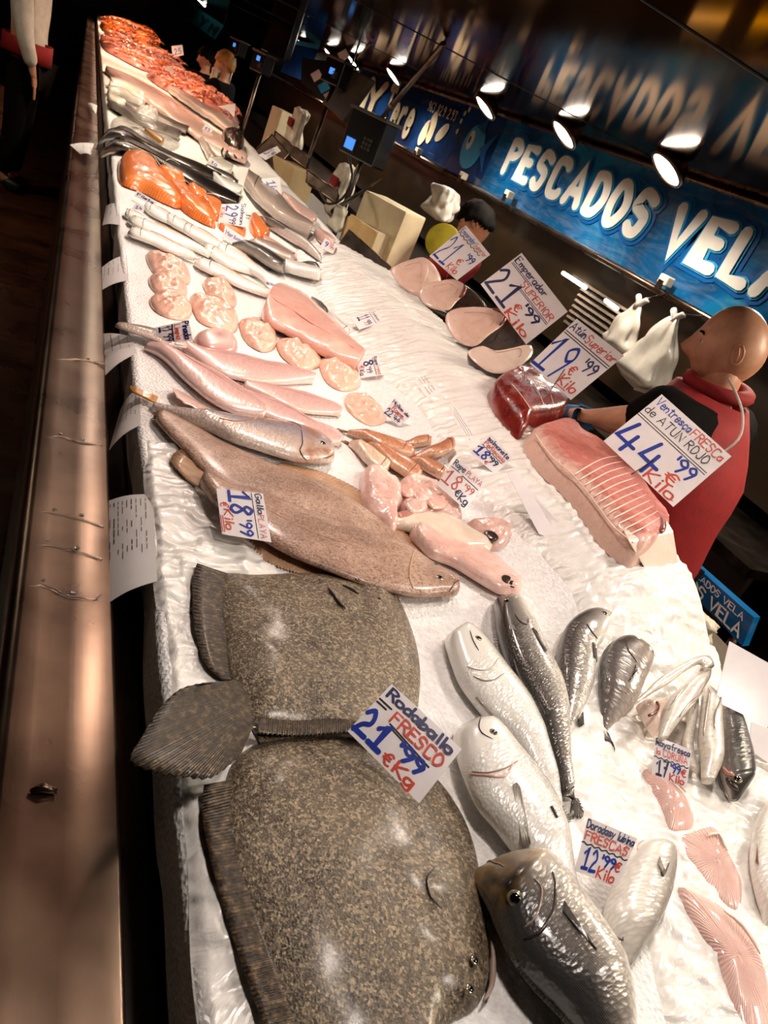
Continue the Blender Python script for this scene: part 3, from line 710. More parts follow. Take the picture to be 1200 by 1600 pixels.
pxfin('tail_fin', [(335, 742), (326, 752), (320, 768)], [(285, 702), (272, 708), (268, 722), (290, 748)], 'megrim_fin', mg1, .014, .012, rays=10, rows=5)
pxfin('anal_fin', [(375, 816), (440, 858), (500, 888), (560, 915)], [(366, 838), (420, 880), (480, 900), (545, 908)], 'megrim_fin', mg1, .008, .004, rays=40, amp=.0008, jag=.1)
eye(mg1, .905, .27, .0075); eye(mg1, .88, .14, .006)
bodyline('gill_cover', mg1, [(.80, .08), (.79, .2), (.80, .32), (.83, .42)], .0016, 'megrim_fin', .0003)
bodyline('mouth', mg1, [(.955, .45), (.965, .3), (.985, .2)], .0012, 'gill_dark', .0002)
bodyline('lateral_line', mg1, [(.1, .25), (.4, .26), (.6, .25), (.78, .2)], .0009, 'megrim_fin', .0001)

# ------------------------------------------------------------------ more fish helpers
RT = ROT.transposed()
def proj(p):
    q = RT @ (V(p) - CAM); return (600 + F * q.x / -q.z, 800 - F * q.y / -q.z)
def pixon(o, px, py):
    """(u, v) on the upper side of a lofted body nearest to a pixel"""
    best = None
    for i in range(41):
        for k in range(25):
            u = i / 40; v = .01 + .48 * k / 24; x, y = proj(onbody(o, u, v)[0]); d = (x - px) ** 2 + (y - py) ** 2
            if best is None or d < best[0]: best = (d, u, v)
    return best[1], best[2]
def pline(name, o, pts, r, mat, off=.0005, n=14): return bodyline(name, o, [pixon(o, *p) for p in pts], r, mat, off, n)
def peye(o, px, py, r, **k): return eye(o, *pixon(o, px, py), r, **k)
def pfin(name, o, base, tip, mat, rise=.004, **kw):
    """fin with its base and tip given by pixels, lying on the body"""
    P0 = []; P1 = []
    for b_ in base: p, n = onbody(o, *pixon(o, *b_)); P0.append(p + n * .001)
    for t_ in tip: p, n = onbody(o, *pixon(o, *t_)); P1.append(p + n * rise)
    return ribfin(name, P0, P1, mat, o, **kw)
def patch(name, o, px, py, r, mat, sq=1.0, h=.25):
    p, n = onbody(o, *pixon(o, px, py)); return lathe(name, p - n * r * .1, [(r, 0), (r * .8, r * h * .6), (r * .4, r * h * .95), (.0003, r * h)], mat, o, 14, n)
PF = {'fish': [(0, .12), (.04, .55), (.12, .85), (.28, 1.0), (.5, .92), (.7, .62), (.86, .34), (.95, .22), (1, .18)],
      'fillet': [(0, .25), (.08, .7), (.25, 1), (.5, 1), (.75, .75), (.92, .4), (1, .12)],
      'squid': [(0, .3), (.06, .75), (.2, 1), (.6, 1), (.85, .7), (1, .1)],
      'eel': [(0, .3), (.05, .7), (.2, 1), (.5, 1), (.8, .9), (1, .5)]}
def spindle(name, pts, w, mat, h, prof='fish', lift=0.0, parent=None, n=24, m=14, **kw):
    """fish-shaped loft along a curved line of pixels; w is the full width in pixels; the first point is the head"""
    C = cr(pts, 12); st = []
    for i, c in enumerate(C):
        s = i / 11; a = C[max(0, i - 1)]; d = C[min(11, i + 1)]; t = (d - a).normalized(); nn = V((t.y, -t.x, 0))
        if nn.y > 0: nn = -nn
        P = PF[prof]; k = 0
        for (x0, y0), (x1, y1) in zip(P, P[1:]):
            if x0 <= s <= x1: k = y0 + (y1 - y0) * (s - x0) / (x1 - x0)
        hw = w * .5 * k; st.append((c.x + nn.x * hw, c.y + nn.y * hw, c.x - nn.x * hw, c.y - nn.y * hw))
    return loftbody(name, st, h, mat, parent, lift, n=n, m=m, **kw)
def tailfin(o, tips, mat='fin_grey', rays=8, h=.006, **kw):
    R = ob_data[o][-1]; c, w = R[0], R[1]
    w = w if w.length > .004 else w.normalized() * .004
    return ribfin('tail_fin', [c + w, c, c - w], [U(x, y, h) for x, y in tips], mat, o, rays=rays, jag=.06, **kw)

# ------------------------------------------------------------------ sea bass and bream on the right
o = loftbody('sea_bass', [(712, 980, 702, 988), (735, 984, 699, 1003), (760, 1005, 708, 1035), (790, 1047, 722, 1068), (825, 1095, 757, 1114), (850, 1150, 790, 1147), (872, 1200, 828, 1192), (884, 1240, 858, 1237), (890, 1262, 876, 1264)], .05, 'bass_belly_skin', n=44)
T(o, 'silvery white sea bass with closed mouth, pale side up, beside the ice', 'fish', 'sea bass')
peye(o, 750, 1000, .0065); pline('gill_slit', o, [(787, 1048), (775, 1060), (757, 1062), (742, 1056)], .0012, 'gill_line')
pline('gill_cover', o, [(777, 1028), (765, 1043), (748, 1048), (730, 1042)], .001, 'fin_pale'); pline('mouth', o, [(733, 986), (737, 1000), (748, 1012)], .0009, 'gill_dark')
pfin('pelvic_fin', o, [(745, 1090), (750, 1096)], [(778, 1125), (790, 1136)], 'fin_pale', .003, rays=3)
tailfin(o, [(897, 1268), (893, 1280), (883, 1276)], 'fin_grey')
o = loftbody('sea_bass', [(780, 927, 789, 923), (776, 945, 808, 938), (780, 985, 828, 966), (798, 1040, 853, 1023), (827, 1100, 876, 1070), (852, 1155, 888, 1135), (874, 1198, 897, 1185), (886, 1232, 904, 1218)], .055, 'bass_skin', n=44, lift=.004)
T(o, 'dark backed sea bass lying straight with icy tail end, between pale bass', 'fish', 'sea bass')
peye(o, 793, 942, .006); pline('gill_slit', o, [(826, 966), (822, 976), (812, 972), (806, 962)], .0014, 'gill_dark'); pline('mouth', o, [(782, 930), (790, 936), (797, 932)], .001, 'gill_dark')
pfin('pectoral_fin', o, [(834, 985), (838, 992)], [(850, 1018), (853, 1022)], 'fin_grey', .003, rays=3)
tailfin(o, [(911, 1250), (911, 1277), (893, 1276)], 'fin_grey', rays=10)
pline('dorsal_fin', o, [(800, 1030), (815, 1065), (832, 1100), (845, 1130)], .002, 'fin_grey')
o = loftbody('sea_bass', [(953, 943, 964, 949), (930, 947, 958, 968), (905, 960, 944, 998), (884, 980, 931, 1018), (872, 1015, 930, 1045), (871, 1048, 925, 1078), (880, 1085, 911, 1112), (886, 1120, 902, 1134), (891, 1152, 897, 1154)], .05, 'bass_skin', n=44)
T(o, 'bent sea bass with its head turned up to the right against the plastic', 'fish', 'sea bass')
peye(o, 945, 957, .006); pline('gill_slit', o, [(918, 972), (924, 988), (935, 998)], .0013, 'gill_dark'); pline('mouth', o, [(962, 948), (957, 955), (950, 964)], .0012, 'gill_pink')
pfin('pectoral_fin', o, [(928, 1003), (931, 1010)], [(927, 1028), (929, 1034)], 'fin_grey', .003, rays=3); tailfin(o, [(900, 1158), (896, 1165), (890, 1160)])
pxfin('anal_fin', [(911, 1112), (904, 1124)], [(912, 1132), (906, 1136)], 'fin_grey', o, .02, .01, rays=3)
o = loftbody('sea_bream', [(1003, 999, 1016, 1020), (990, 993, 1016, 1032), (968, 994, 1011, 1050), (948, 1010, 1003, 1072), (939, 1035, 995, 1093), (938, 1065, 980, 1111), (943, 1098, 966, 1122), (950, 1125, 958, 1131)], .045, 'bream_grey_skin', n=40)
T(o, 'small grey sea bream with blunt dark head leaning on the plastic ridge', 'fish', 'sea bream')
peye(o, 1000, 1009, .006); pline('gill_slit', o, [(980, 1000), (984, 1020), (994, 1034)], .0013, 'gill_dark'); pfin('pectoral_fin', o, [(994, 1040), (996, 1048)], [(985, 1060), (981, 1066)], 'fin_grey', .003, rays=3)
tailfin(o, [(946, 1157), (956, 1160), (961, 1174)])
o = loftbody('sea_bass', [(733, 1119, 722, 1122), (758, 1125, 714, 1145), (785, 1146, 717, 1180), (812, 1180, 728, 1215), (845, 1220, 748, 1258), (870, 1268, 778, 1292), (886, 1315, 815, 1338), (903, 1365, 855, 1382), (925, 1408, 895, 1418), (940, 1425, 925, 1434)], .06, 'bass_belly_skin', n=48, lift=.006)
T(o, 'pale sea bass with pink gills open, running under the large gilthead', 'fish', 'sea bass')
peye(o, 772, 1146, .0062); pline('gill_cover', o, [(806, 1188), (790, 1203), (765, 1210), (740, 1206)], .0012, 'gill_line'); pline('gill_slit', o, [(804, 1194), (784, 1210), (758, 1215), (736, 1208)], .002, 'flesh_pale')
pline('mouth', o, [(745, 1122), (752, 1138), (766, 1152)], .001, 'gill_dark')
pfin('pectoral_fin', o, [(800, 1230), (808, 1228), (815, 1230)], [(816, 1318), (826, 1330), (834, 1320)], 'fin_pale', .005, rays=5)
tailfin(o, [(1006, 1458), (990, 1466), (972, 1470), (974, 1490), (984, 1527)], 'fin_grey', rays=14, h=.03, rows=7)
pfin('dorsal_fin', o, [(862, 1262), (872, 1280)], [(872, 1262), (882, 1290)], 'fin_grey', .006, rays=6)
o = loftbody('gilthead_bream', [(756, 1342, 764, 1331), (757, 1367, 800, 1327), (766, 1407, 840, 1338), (780, 1447, 872, 1362), (803, 1492, 903, 1405), (838, 1535, 937, 1455), (885, 1582, 966, 1505), (930, 1628, 990, 1565), (968, 1668, 1004, 1630), (990, 1700, 1008, 1690)], .075, 'bream_skin', n=52, m=28, lift=.004)
T(o, 'large gilthead bream with golden cheek and dark back in front', 'fish', 'sea bream')
peye(o, 809, 1404, .0085); pline('gill_slit', o, [(858, 1362), (866, 1385), (860, 1420), (842, 1452), (822, 1470)], .002, 'gill_dark'); pline('gill_cover', o, [(838, 1372), (845, 1395), (838, 1425), (820, 1448)], .0012, 'gill_line')
pline('mouth', o, [(757, 1338), (768, 1346), (784, 1350)], .0014, 'gill_line')
pfin('pectoral_fin', o, [(880, 1415), (884, 1424)], [(922, 1480), (928, 1490)], 'fin_grey', .005, rays=4)
pxfin('dorsal_fin', [(815, 1508), (850, 1545), (890, 1584), (925, 1622)], [(806, 1512), (838, 1552), (880, 1596), (918, 1632)], 'fin_grey', o, .036, .03, rays=20, amp=.001)
tailfin(o, [(1040, 1700), (1020, 1720), (1000, 1750)], 'fin_grey')
o = loftbody('sea_bream', [(1032, 1305, 1012, 1305), (1050, 1325, 985, 1335), (1054, 1360, 962, 1375), (1046, 1400, 946, 1415), (1028, 1445, 950, 1455), (1005, 1485, 968, 1490), (985, 1518, 978, 1515)], .05, 'bream_pale_skin', n=40)
T(o, 'white bellied sea bream lying behind the bream price card', 'fish', 'sea bream')
peye(o, 1040, 1322, .007); pline('gill_slit', o, [(1046, 1350), (1034, 1366), (1028, 1340)], .0012, 'gill_dark'); pline('lip', o, [(1004, 1310), (1000, 1320), (996, 1330)], .0012, 'gill_pink')
pfin('pectoral_fin', o, [(1028, 1338), (1026, 1350)], [(1038, 1362), (1034, 1366)], 'fin_pale', .003, rays=3); tailfin(o, [(990, 1540), (978, 1540), (966, 1530)])

# ------------------------------------------------------------------ skate wings, scabbard fish, far right
b = NB('skate_wing'); w = b.wave(b.co('uv'), 22, 1.0, 2, 'X'); f = b.noise(b.co(), 14, 4, .6, 1)
b.set(b.mix(b.ramp(f, [(.3, 'D9A096'), (.7, 'EBC0B4')]), 'F6DDD2', b.math('MULTIPLY', w, .5)), .25, 0, .6, sss=.1); b.bump(b.math('ADD', w, b.math('MULTIPLY', b.noise(b.co(), 120, 3), .5)), .5, .003)
for out, lab, h in [([(1008, 1200), (1030, 1212), (1058, 1232), (1077, 1258), (1085, 1290), (1060, 1303), (1045, 1300), (1034, 1270), (1018, 1236)], 'ribbed pink skate piece under the Raya price card', .022),
                    ([(1055, 1305), (1085, 1296), (1115, 1290), (1131, 1320), (1150, 1355), (1161, 1387), (1157, 1425), (1140, 1422), (1112, 1395), (1085, 1362), (1065, 1335)], 'pale pink skate wing in the middle of the three skate pieces', .016),
                    ([(1060, 1382), (1085, 1390), (1120, 1410), (1152, 1438), (1182, 1482), (1200, 1530), (1210, 1600), (1185, 1650), (1152, 1600), (1132, 1540), (1118, 1500), (1085, 1450), (1066, 1412)], 'large pink skate wing at the lower right corner', .022)]:
    o = dome('skate_wing', out, h, 'skate_wing', n=72, rows=12, p=2.2, wob=.003, wsc=20); T(o, lab, 'fish', 'skate wings')
    c = ob_data[o]; m_ = (c[1] * 1.0)
    mkp = [c[0][k].lerp(c[1], .35) + V((0, 0, h * .75)) for k in range(6, 22, 3)]
    tube('cartilage', mkp, [.001, .0022, .0025, .0025, .0022, .001], 'fat_white', o, 6)
o = loftbody('scabbard_fish', [(1112, 1040, 1092, 1040), (1108, 1062, 1070, 1068), (1094, 1084, 1044, 1092), (1083, 1104, 1037, 1117), (1062, 1128, 1033, 1140), (1046, 1150, 1033, 1150)], .03, 'scabbard_skin', lift=.05, hs=[.02, .028, .03, .03, .026, .014])
T(o, 'silver scabbard fish folded over in a loop, nearest the plastic ridge', 'fish', 'scabbard fish')
loftbody('folded_tail', [(996, 1091, 998, 1094), (1035, 1056, 1042, 1070), (1062, 1038, 1068, 1051), (1090, 1026, 1091, 1037), (1108, 1028, 1098, 1040), (1115, 1042, 1096, 1046)], .016, 'scabbard_skin', o, lift=.075, n=30)
for q in [((1098, 1080), (1080, 1098), (1060, 1122)), ((1075, 1072), (1058, 1090), (1045, 1110))]: pline('skin_fold', o, q, .002, 'scabbard_skin', .001)
o = loftbody('scabbard_fish', [(1112, 1070, 1101, 1070), (1125, 1103, 1097, 1096), (1127, 1128, 1094, 1128), (1129, 1165, 1092, 1156), (1127, 1194, 1097, 1183), (1119, 1218, 1101, 1213)], .032, 'scabbard_skin', lift=.03)
T(o, 'silver scabbard fish hanging straight down beside the dark fish', 'fish', 'scabbard fish')
for q in [((1106, 1075), (1104, 1110), (1100, 1150)), ((1117, 1080), (1120, 1110), (1116, 1140))]: pline('skin_fold', o, q, .002, 'scabbard_skin', .001)
o = loftbody('scabbard_fish', [(1090, 1088, 1080, 1098), (1088, 1125, 1074, 1130), (1084, 1165, 1068, 1160), (1095, 1205, 1080, 1195)], .022, 'scabbard_skin', lift=.02); T(o, 'thin silver scabbard fish wedged between the two thicker ones', 'fish', 'scabbard fish')
o = dome('fish_piece', [(998, 1099), (1020, 1094), (1042, 1094), (1040, 1117), (1034, 1142), (1024, 1148), (1008, 1122)], .03, 'fat_white', lift=.02); T(o, 'white cut fish piece with red blood line under the folded scabbard fish', 'fish')
tube('blood_line', [U(q.x, q.y, .054) for q in cr([(1026, 1097), (1029, 1104), (1024, 1113), (1014, 1118)], 10)], .0025, 'swordfish_blood', o, 6)
o = loftbody('hake', [(1163, 1240, 1150, 1237), (1176, 1215, 1132, 1214), (1175, 1185, 1127, 1185), (1167, 1156, 1127, 1156), (1156, 1117, 1127, 1110), (1146, 1100, 1130, 1098)], .045, 'hake_skin', lift=.012)
T(o, 'dark hake with its cut throat facing down beside the scabbard fish', 'fish'); peye(o, 1152, 1214, .008)
pline('mouth', o, [(1135, 1216), (1142, 1226), (1152, 1232)], .005, 'gill_dark'); pline('throat_cut', o, [(1130, 1200), (1136, 1208), (1146, 1212)], .004, 'gill_pink')
o = loftbody('gurnard', [(1245, 1250, 1200, 1250), (1262, 1285, 1181, 1283), (1268, 1330, 1174, 1328), (1262, 1370, 1177, 1366), (1245, 1405, 1186, 1402), (1225, 1440, 1202, 1440)], .04, 'bream_pale_skin'); T(o, 'pale fish with an orange fin, cut off by the right edge', 'fish')
pfin('pectoral_fin', o, [(1182, 1320), (1184, 1330)], [(1180, 1345), (1184, 1352)], 'fin_rust', .004, rays=3)

# ------------------------------------------------------------------ gurnard, mullets, monkfish, fillets
o = loftbody('weever_fish', [(521, 706, 523, 716), (512, 690, 506, 722), (498, 677, 470, 722), (468, 665, 440, 714), (430, 660, 405, 702), (385, 655, 365, 688), (345, 651, 330, 670), (305, 643, 295, 655), (270, 632, 265, 640), (242, 622, 240, 628)], .04, 'gurnard_skin', n=44, lift=.004)
T(o, 'round brown and silver fish with a blunt head and straw yellow tail', 'fish')
peye(o, 502, 690, .0085); pline('gill_slit', o, [(468, 670), (472, 690), (470, 706), (478, 718)], .0014, 'gill_dark'); pline('mouth', o, [(521, 710), (512, 714), (503, 715)], .001, 'gill_dark')
pline('back_ridge', o, [(470, 668), (430, 662), (385, 657), (345, 653)], .0016, 'fin_rust')
pxfin('tail_fin', [(247, 620), (245, 626), (243, 630)], [(204, 602), (203, 607), (207, 612)], 'fin_straw', o, .012, .014, rays=4)
ml = [([(608, 733), (585, 718), (566, 702), (548, 688)], 24, 'pale red mullet nearest the monkfish, facing right', 'mullet_pale'), ([(650, 709), (625, 700), (590, 688), (545, 670)], 18, 'slim red mullet at the top of the mullet pile', 'mullet_skin'),
      ([(658, 748), (635, 730), (610, 715), (575, 690)], 25, 'stout rust coloured red mullet in the middle of the pile', 'mullet_skin'), ([(710, 690), (690, 702), (668, 707), (650, 708)], 20, 'bent red mullet with tail raised on the right of the pile', 'mullet_skin'),
      ([(676, 687), (655, 690), (640, 693), (620, 690)], 13, 'small red mullet lying behind the others', 'mullet_skin'), ([(698, 744), (678, 732), (660, 722), (640, 712)], 19, 'red mullet half hidden by the Rape Playa card', 'mullet_skin')]
for i, (p, w, lab, mt) in enumerate(ml):
    o = spindle('red_mullet', p, w, mt, .03, lift=[.0, .004, .006, .012, .0, .002][i]); T(o, lab, 'fish', 'red mullets')
    eye(o, .1, .2, .0035); bodyline('gill_slit', o, [(.22, .05), (.2, .25), (.22, .42)], .0009, 'gill_dark')
    R = ob_data[o]; c0, c1 = R[-1][0], R[-4][0]; d = (c0 - c1).normalized(); s = V((-d.y, d.x, 0))
    ribfin('tail_fin', [c0 + s * .003, c0, c0 - s * .003], [c0 + d * .03 + s * .012, c0 + d * .018, c0 + d * .03 - s * .012], 'fin_rust', o, rays=4)
o = dome('monkfish', [(565, 740), (575, 732), (592, 737), (610, 752), (625, 760), (634, 778), (622, 797), (614, 815), (618, 832), (606, 832), (590, 815), (575, 802), (565, 780)], .038, 'flesh_pale', wob=.006, wsc=30, rows=12, n=64, seg=((585, 755), (605, 800))); T(o, 'skinned pink monkfish body end hanging beside the megrim fin', 'fish', 'skinned monkfish')
o2 = dome('monkfish', [(620, 757), (642, 747), (667, 752), (692, 770), (712, 795), (722, 814), (700, 812), (672, 804), (645, 804), (630, 797), (622, 780)], .04, 'flesh_pale', wob=.009, wsc=34, rows=14, n=64, seg=((640, 770), (690, 795)), seed=3); T(o2, 'crumpled skinned monkfish flaps under the Rape Playa card', 'fish', 'skinned monkfish')
for k, (x, y) in enumerate([(640, 765), (660, 772), (684, 784), (650, 790)]): dome('flap', [(x - 16, y - 6), (x, y - 11), (x + 18, y - 3), (x + 14, y + 8), (x - 8, y + 9)], .008, 'flesh_pale' if k % 2 else 'flesh_pink', o2, lift=.032, wob=.003, wsc=60, n=24, rows=5)
dome('gut_hole', [(622, 800), (640, 797), (655, 803), (640, 810), (626, 810)], .006, 'gill_pink', o2, lift=.026, n=20, rows=4)
o = loftbody('monkfish_tail', [(615, 808, 617, 822), (640, 805, 650, 832), (672, 803, 680, 850), (705, 810, 712, 858), (738, 828, 742, 860), (770, 850, 766, 860)], .034, 'flesh_white', wob=.003); T(o, 'smooth whitish skinned monkfish tail in the middle of the monkfish', 'fish', 'skinned monkfish')
o = loftbody('monkfish_tail', [(643, 824, 644, 838), (660, 824, 672, 866), (700, 846, 710, 882), (737, 860, 742, 902), (774, 872, 774, 922), (797, 890, 800, 930), (815, 914, 810, 930)], .04, 'flesh_pale', wob=.004, n=40, lift=.002); T(o, 'long skinned monkfish tail ending in dark skin scraps, nearest the ice', 'fish', 'skinned monkfish')
patch('skin_scrap', o, 793, 905, .012, 'fish_skin_dark', h=.15); patch('skin_scrap', o, 800, 912, .008, 'fish_skin_dark', h=.15)
o = dome('monkfish_flap', [(735, 812), (775, 810), (798, 820), (796, 842), (780, 857), (760, 853), (745, 835)], .022, 'flesh_pale', wob=.008, wsc=40, rows=10); T(o, 'ragged monkfish flap with one dark skin square', 'fish')
dome('skin_scrap', [(758, 828), (772, 830), (780, 840), (770, 845), (757, 836)], .004, 'fish_skin_dark', o, lift=.024, n=16, rows=3)

FL = [([(237, 536, 226, 540), (263, 546, 255, 558), (304, 566, 287, 592), (348, 587, 322, 622), (392, 616, 362, 643), (416, 642, 412, 653)], 'long pink skinned fish tail in front, beside the straw tailed fish', .034),
      ([(288, 536, 286, 545), (319, 547, 322, 573), (370, 554, 358, 588), (412, 566, 400, 596), (448, 572, 442, 598), (492, 588, 490, 595)], 'pink skinned fish tail at the back with a folded dark edge', .032),
      ([(382, 598, 380, 606), (413, 602, 410, 618), (467, 612, 450, 637), (520, 629, 490, 646), (534, 641, 530, 648)], 'slim pink skinned fish tail with blunt shiny end', .026),
      ([(385, 612, 372, 622), (440, 630, 410, 648), (487, 659, 467, 668), (520, 672, 505, 690), (536, 686, 530, 694)], 'pink skinned fish tail behind the blunt brown head', .026)]
for st, lab, h in FL:
    o = loftbody('skinned_dogfish', st, h, 'fillet_skin', n=36, wob=.001); T(o, lab, 'fish', 'pink skinned fish')
    bodyline('back_seam', o, [(.1, .2), (.4, .2), (.8, .22)], .0007, 'gill_pink', .0)
pxfin('flank_fin', [(275, 608), (300, 622), (330, 640)], [(268, 604), (285, 628), (343, 653)], 'flesh_pale', o, .006, .02, rays=6)
o = dome('skinned_dogfish', [(305, 524), (330, 515), (358, 520), (371, 535), (368, 549), (334, 549), (312, 540)], .03, 'fillet_skin', lift=.004); T(o, 'rounded pink fish end behind the curled price card', 'fish', 'pink skinned fish')
bodyf = spindle('dogfish_tail', [(300, 540), (262, 530), (225, 518), (180, 507)], 17, 'dogfish_skin', .014, 'fillet', lift=.016); T(bodyf, 'thin brownish fish tail poking over the ice edge', 'fish')

LU = [[(229, 395), (250, 393), (285, 408), (298, 426), (296, 440), (265, 436), (240, 422)], [(234, 430), (262, 426), (290, 443), (291, 459), (262, 461), (240, 450)], [(236, 462), (262, 454), (291, 464), (301, 485), (290, 496), (262, 492), (240, 478)],
      [(319, 437), (345, 431), (363, 450), (371, 470), (360, 479), (335, 466), (322, 452)], [(299, 460), (330, 463), (362, 480), (374, 500), (366, 516), (335, 509), (309, 495)], [(375, 500), (400, 499), (428, 514), (432, 538), (412, 546), (385, 530)],
      [(435, 530), (470, 529), (496, 549), (502, 568), (470, 574), (440, 551)], [(501, 560), (530, 558), (560, 578), (563, 601), (535, 607), (509, 590)], [(545, 614), (570, 614), (596, 634), (604, 656), (580, 663), (555, 650), (539, 630)]]
LL = ['pale peach roe lump nearest the ice edge at the back', 'small peach roe lump below the rearmost one', 'rounded peach roe lump just behind the curled card', 'peach roe lump beside the long white fish', 'largest glossy peach roe lump with a red edge',
      'peach roe lump left of the big monkfish tail', 'peach roe lump along the flank of the big monkfish tail', 'peach roe lump at the tip of the big monkfish tail', 'single flat peach roe lump beside the Mollas card']
for i, (q, lab) in enumerate(zip(LU, LL)):
    o = dome('fish_roe', q, .03 if i < 8 else .016, 'flesh_roe', wob=.013, wsc=30, rows=16, n=64, p=2.0, seed=i * 3.1); T(o, lab, 'fish roe', 'peach roe lumps')
    c = ob_data[o]; tube('vein', [c[0][k].lerp(c[1], .3 + .1 * (k % 3)) + V((0, 0, .021 if i < 8 else .012)) for k in range(4, 20, 3)], [.0005, .001, .0012, .0012, .001, .0005], 'gill_pink', o, 5)
o = loftbody('monkfish_tail', [(424, 456, 410, 484), (438, 448, 416, 504), (470, 462, 450, 519), (500, 486, 485, 540), (535, 520, 521, 558), (568, 556, 556, 573)], .07, 'flesh_pink', n=40, m=28, wob=.004); T(o, 'big thick pink monkfish tail pointing at the price card of eight', 'fish')
bodyline('back_line', o, [(.05, .3), (.4, .32), (.9, .3)], .002, 'gill_pink', -.0005)

# ------------------------------------------------------------------ tuna and swordfish on the ridge
def planepts(px, anchor, n):
    out = []
    for x, y in px:
        d = ray(x, y); t = (V(anchor) - CAM).dot(n) / d.dot(n); out.append(CAM + d * t)
    return out
def steak(name, face, anchor, n, depth, skin, meat, label, group=None, shrink=.8, drop=.0, shift=(0, 0, 0)):
    """thick round fish cut: skin around the side, meat on the cut face"""
    n = V(n).normalized(); P_ = planepts([(q.x, q.y) for q in cr(face, 40, True)], anchor, n); c = sum(P_, V()) / 40
    vs = []; fs = []; R = 6
    for j in range(R):
        t = j / (R - 1); k = 1 + .04 * math.sin(t * PI) - (1 - shrink) * t * t
        for p in P_:
            q = c + (p - c) * k - n * depth * t + V(shift) * t; q.z = max(q.z - drop * t, BEDZ + .118); vs.append(q)
    for j in range(R - 1):
        for i in range(40): fs.append((j * 40 + i, j * 40 + (i + 1) % 40, (j + 1) * 40 + (i + 1) % 40, (j + 1) * 40 + i))
    fs.append(tuple((R - 1) * 40 + i for i in range(40))); fs.append(tuple(range(40))[::-1])
    o = fixn(mk(name, vs, fs, skin)); T(o, label, 'fish', group)
    vs = []; fs = []
    prof = [(1.0, -.001), (.985, .002), (.9, .004), (.7, .005), (.4, .0055), (.15, .006)]
    for s, h in prof:
        for p in P_: q = c + (p - c) * s; vs.append(q + n * (h + .0016 * noise.noise(q * 60)))
    for j in range(5):
        for i in range(40): fs.append((j * 40 + i, j * 40 + (i + 1) % 40, (j + 1) * 40 + (i + 1) % 40, (j + 1) * 40 + i))
    fs.append(tuple(5 * 40 + i for i in range(40)))
    m = fixn(mk('cut_face', vs, fs, meat, o))
    rg = [c + (p - c) * .62 + n * .006 for p in P_[4:22]]
    tube('muscle_ring', rg, .0012, 'flesh_pink', m, 5)
    return o, P_, c
sw = V((-.50, -.45, .74))
def anc(x, y, h): return U(x, y, h)
s1, P_, c = steak('swordfish_cut', [(612, 420), (632, 409), (660, 402), (669, 410), (667, 432), (653, 458), (632, 451), (615, 433)], anc(652, 458, .02), sw, .03, 'swordfish_meat', 'swordfish_meat', 'thick pale swordfish cut at the far end of the row', 'swordfish cuts', shift=(.06, -.04, 0))
s2, P_, c = steak('swordfish_cut', [(655, 457), (665, 445), (687, 439), (710, 437), (727, 447), (725, 460), (712, 473), (700, 485), (675, 482), (660, 472)], anc(690, 486, .02), sw, .03, 'fish_skin_dark', 'swordfish_meat', 'swordfish cut with shiny pale face, second from the far end', 'swordfish cuts', shift=(.09, -.07, 0))
tube('dark_muscle', [P_[i].lerp(c, .05) + sw.normalized() * .006 for i in range(17, 23)], [.003, .007, .009, .009, .007, .003], 'swordfish_blood', s2, 6)
s3, P_, c = steak('swordfish_cut', [(696, 495), (707, 484), (732, 480), (762, 481), (790, 490), (786, 507), (765, 523), (742, 541), (717, 535), (700, 515)], anc(730, 541, .02), sw, .03, 'fish_skin_dark', 'swordfish_meat', 'largest swordfish cut with red muscle edge and dark skin', 'swordfish cuts', shift=(.09, -.08, 0))
tube('dark_muscle', [P_[i].lerp(c, .06) + sw.normalized() * .006 for i in range(13, 21)], [.003, .006, .008, .008, .008, .008, .006, .003], 'swordfish_blood', s3, 6)
s4, P_, c = steak('swordfish_cut', [(731, 550), (753, 541), (770, 548), (792, 546), (826, 539), (833, 548), (824, 563), (800, 580), (770, 583), (744, 568)], anc(785, 583, .03), V((-.25, -.45, .86)), .07, 'fish_skin_dark', 'fat_white', 'flat white swordfish belly cut resting beside the red tuna', 'swordfish cuts', shift=(.02, -.01, 0))
o = dome('tuna_chunk', [(768, 603), (785, 592), (807, 582), (828, 572), (846, 582), (862, 600), (876, 622), (885, 643), (874, 652), (850, 656), (833, 661), (817, 671), (800, 655), (780, 630)], .075, 'tuna_red', p=7, hpow=.6, rows=16, n=80, wob=.008, wsc=22, seg=((800, 615), (850, 635)), zoff=.5)
T(o, 'dark red tuna loin chunk behind the ventresca slab', 'tuna')
for q in [[(800, 600), (815, 618), (830, 640)], [(826, 585), (838, 605), (850, 632)], [(845, 590), (858, 610), (866, 635)]]: tube('sinew', [U(p.x, p.y, .074) for p in cr(q, 10)], .0012, 'fat_white', o, 5)
ven = [(832, 664), (858, 657), (884, 655), (895, 662), (903, 670), (925, 682), (945, 693), (968, 713), (1000, 743), (1022, 780), (1044, 805), (1046, 828), (1020, 848), (996, 852), (958, 822), (925, 778), (893, 740), (862, 714), (836, 680)]
o = dome('tuna_ventresca', ven, .066, 'tuna_belly', p=14, hpow=.6, rows=14, n=96, seg=((880, 690), (1000, 815)), zoff=.88, wob=.002, wsc=40)
T(o, 'large pink tuna belly slab with white fat stripes on the ridge corner', 'tuna')
for i in range(12):
    t = i / 11; a = V((896 + 84 * t, 742 + 94 * t, 0)); c_ = V((968 + 66 * t, 712 + 95 * t, 0)); m_ = (a + c_) / 2 + V((6 - 12 * t, -9 + 14 * t, 0))
    tube('fat_stripe', [U(q.x, q.y, .0665) for q in cr([a, m_, c_], 10)], [.0006, .0012, .0014, .0015, .0015, .0015, .0015, .0014, .0012, .0006], 'fat_white', o, 5)
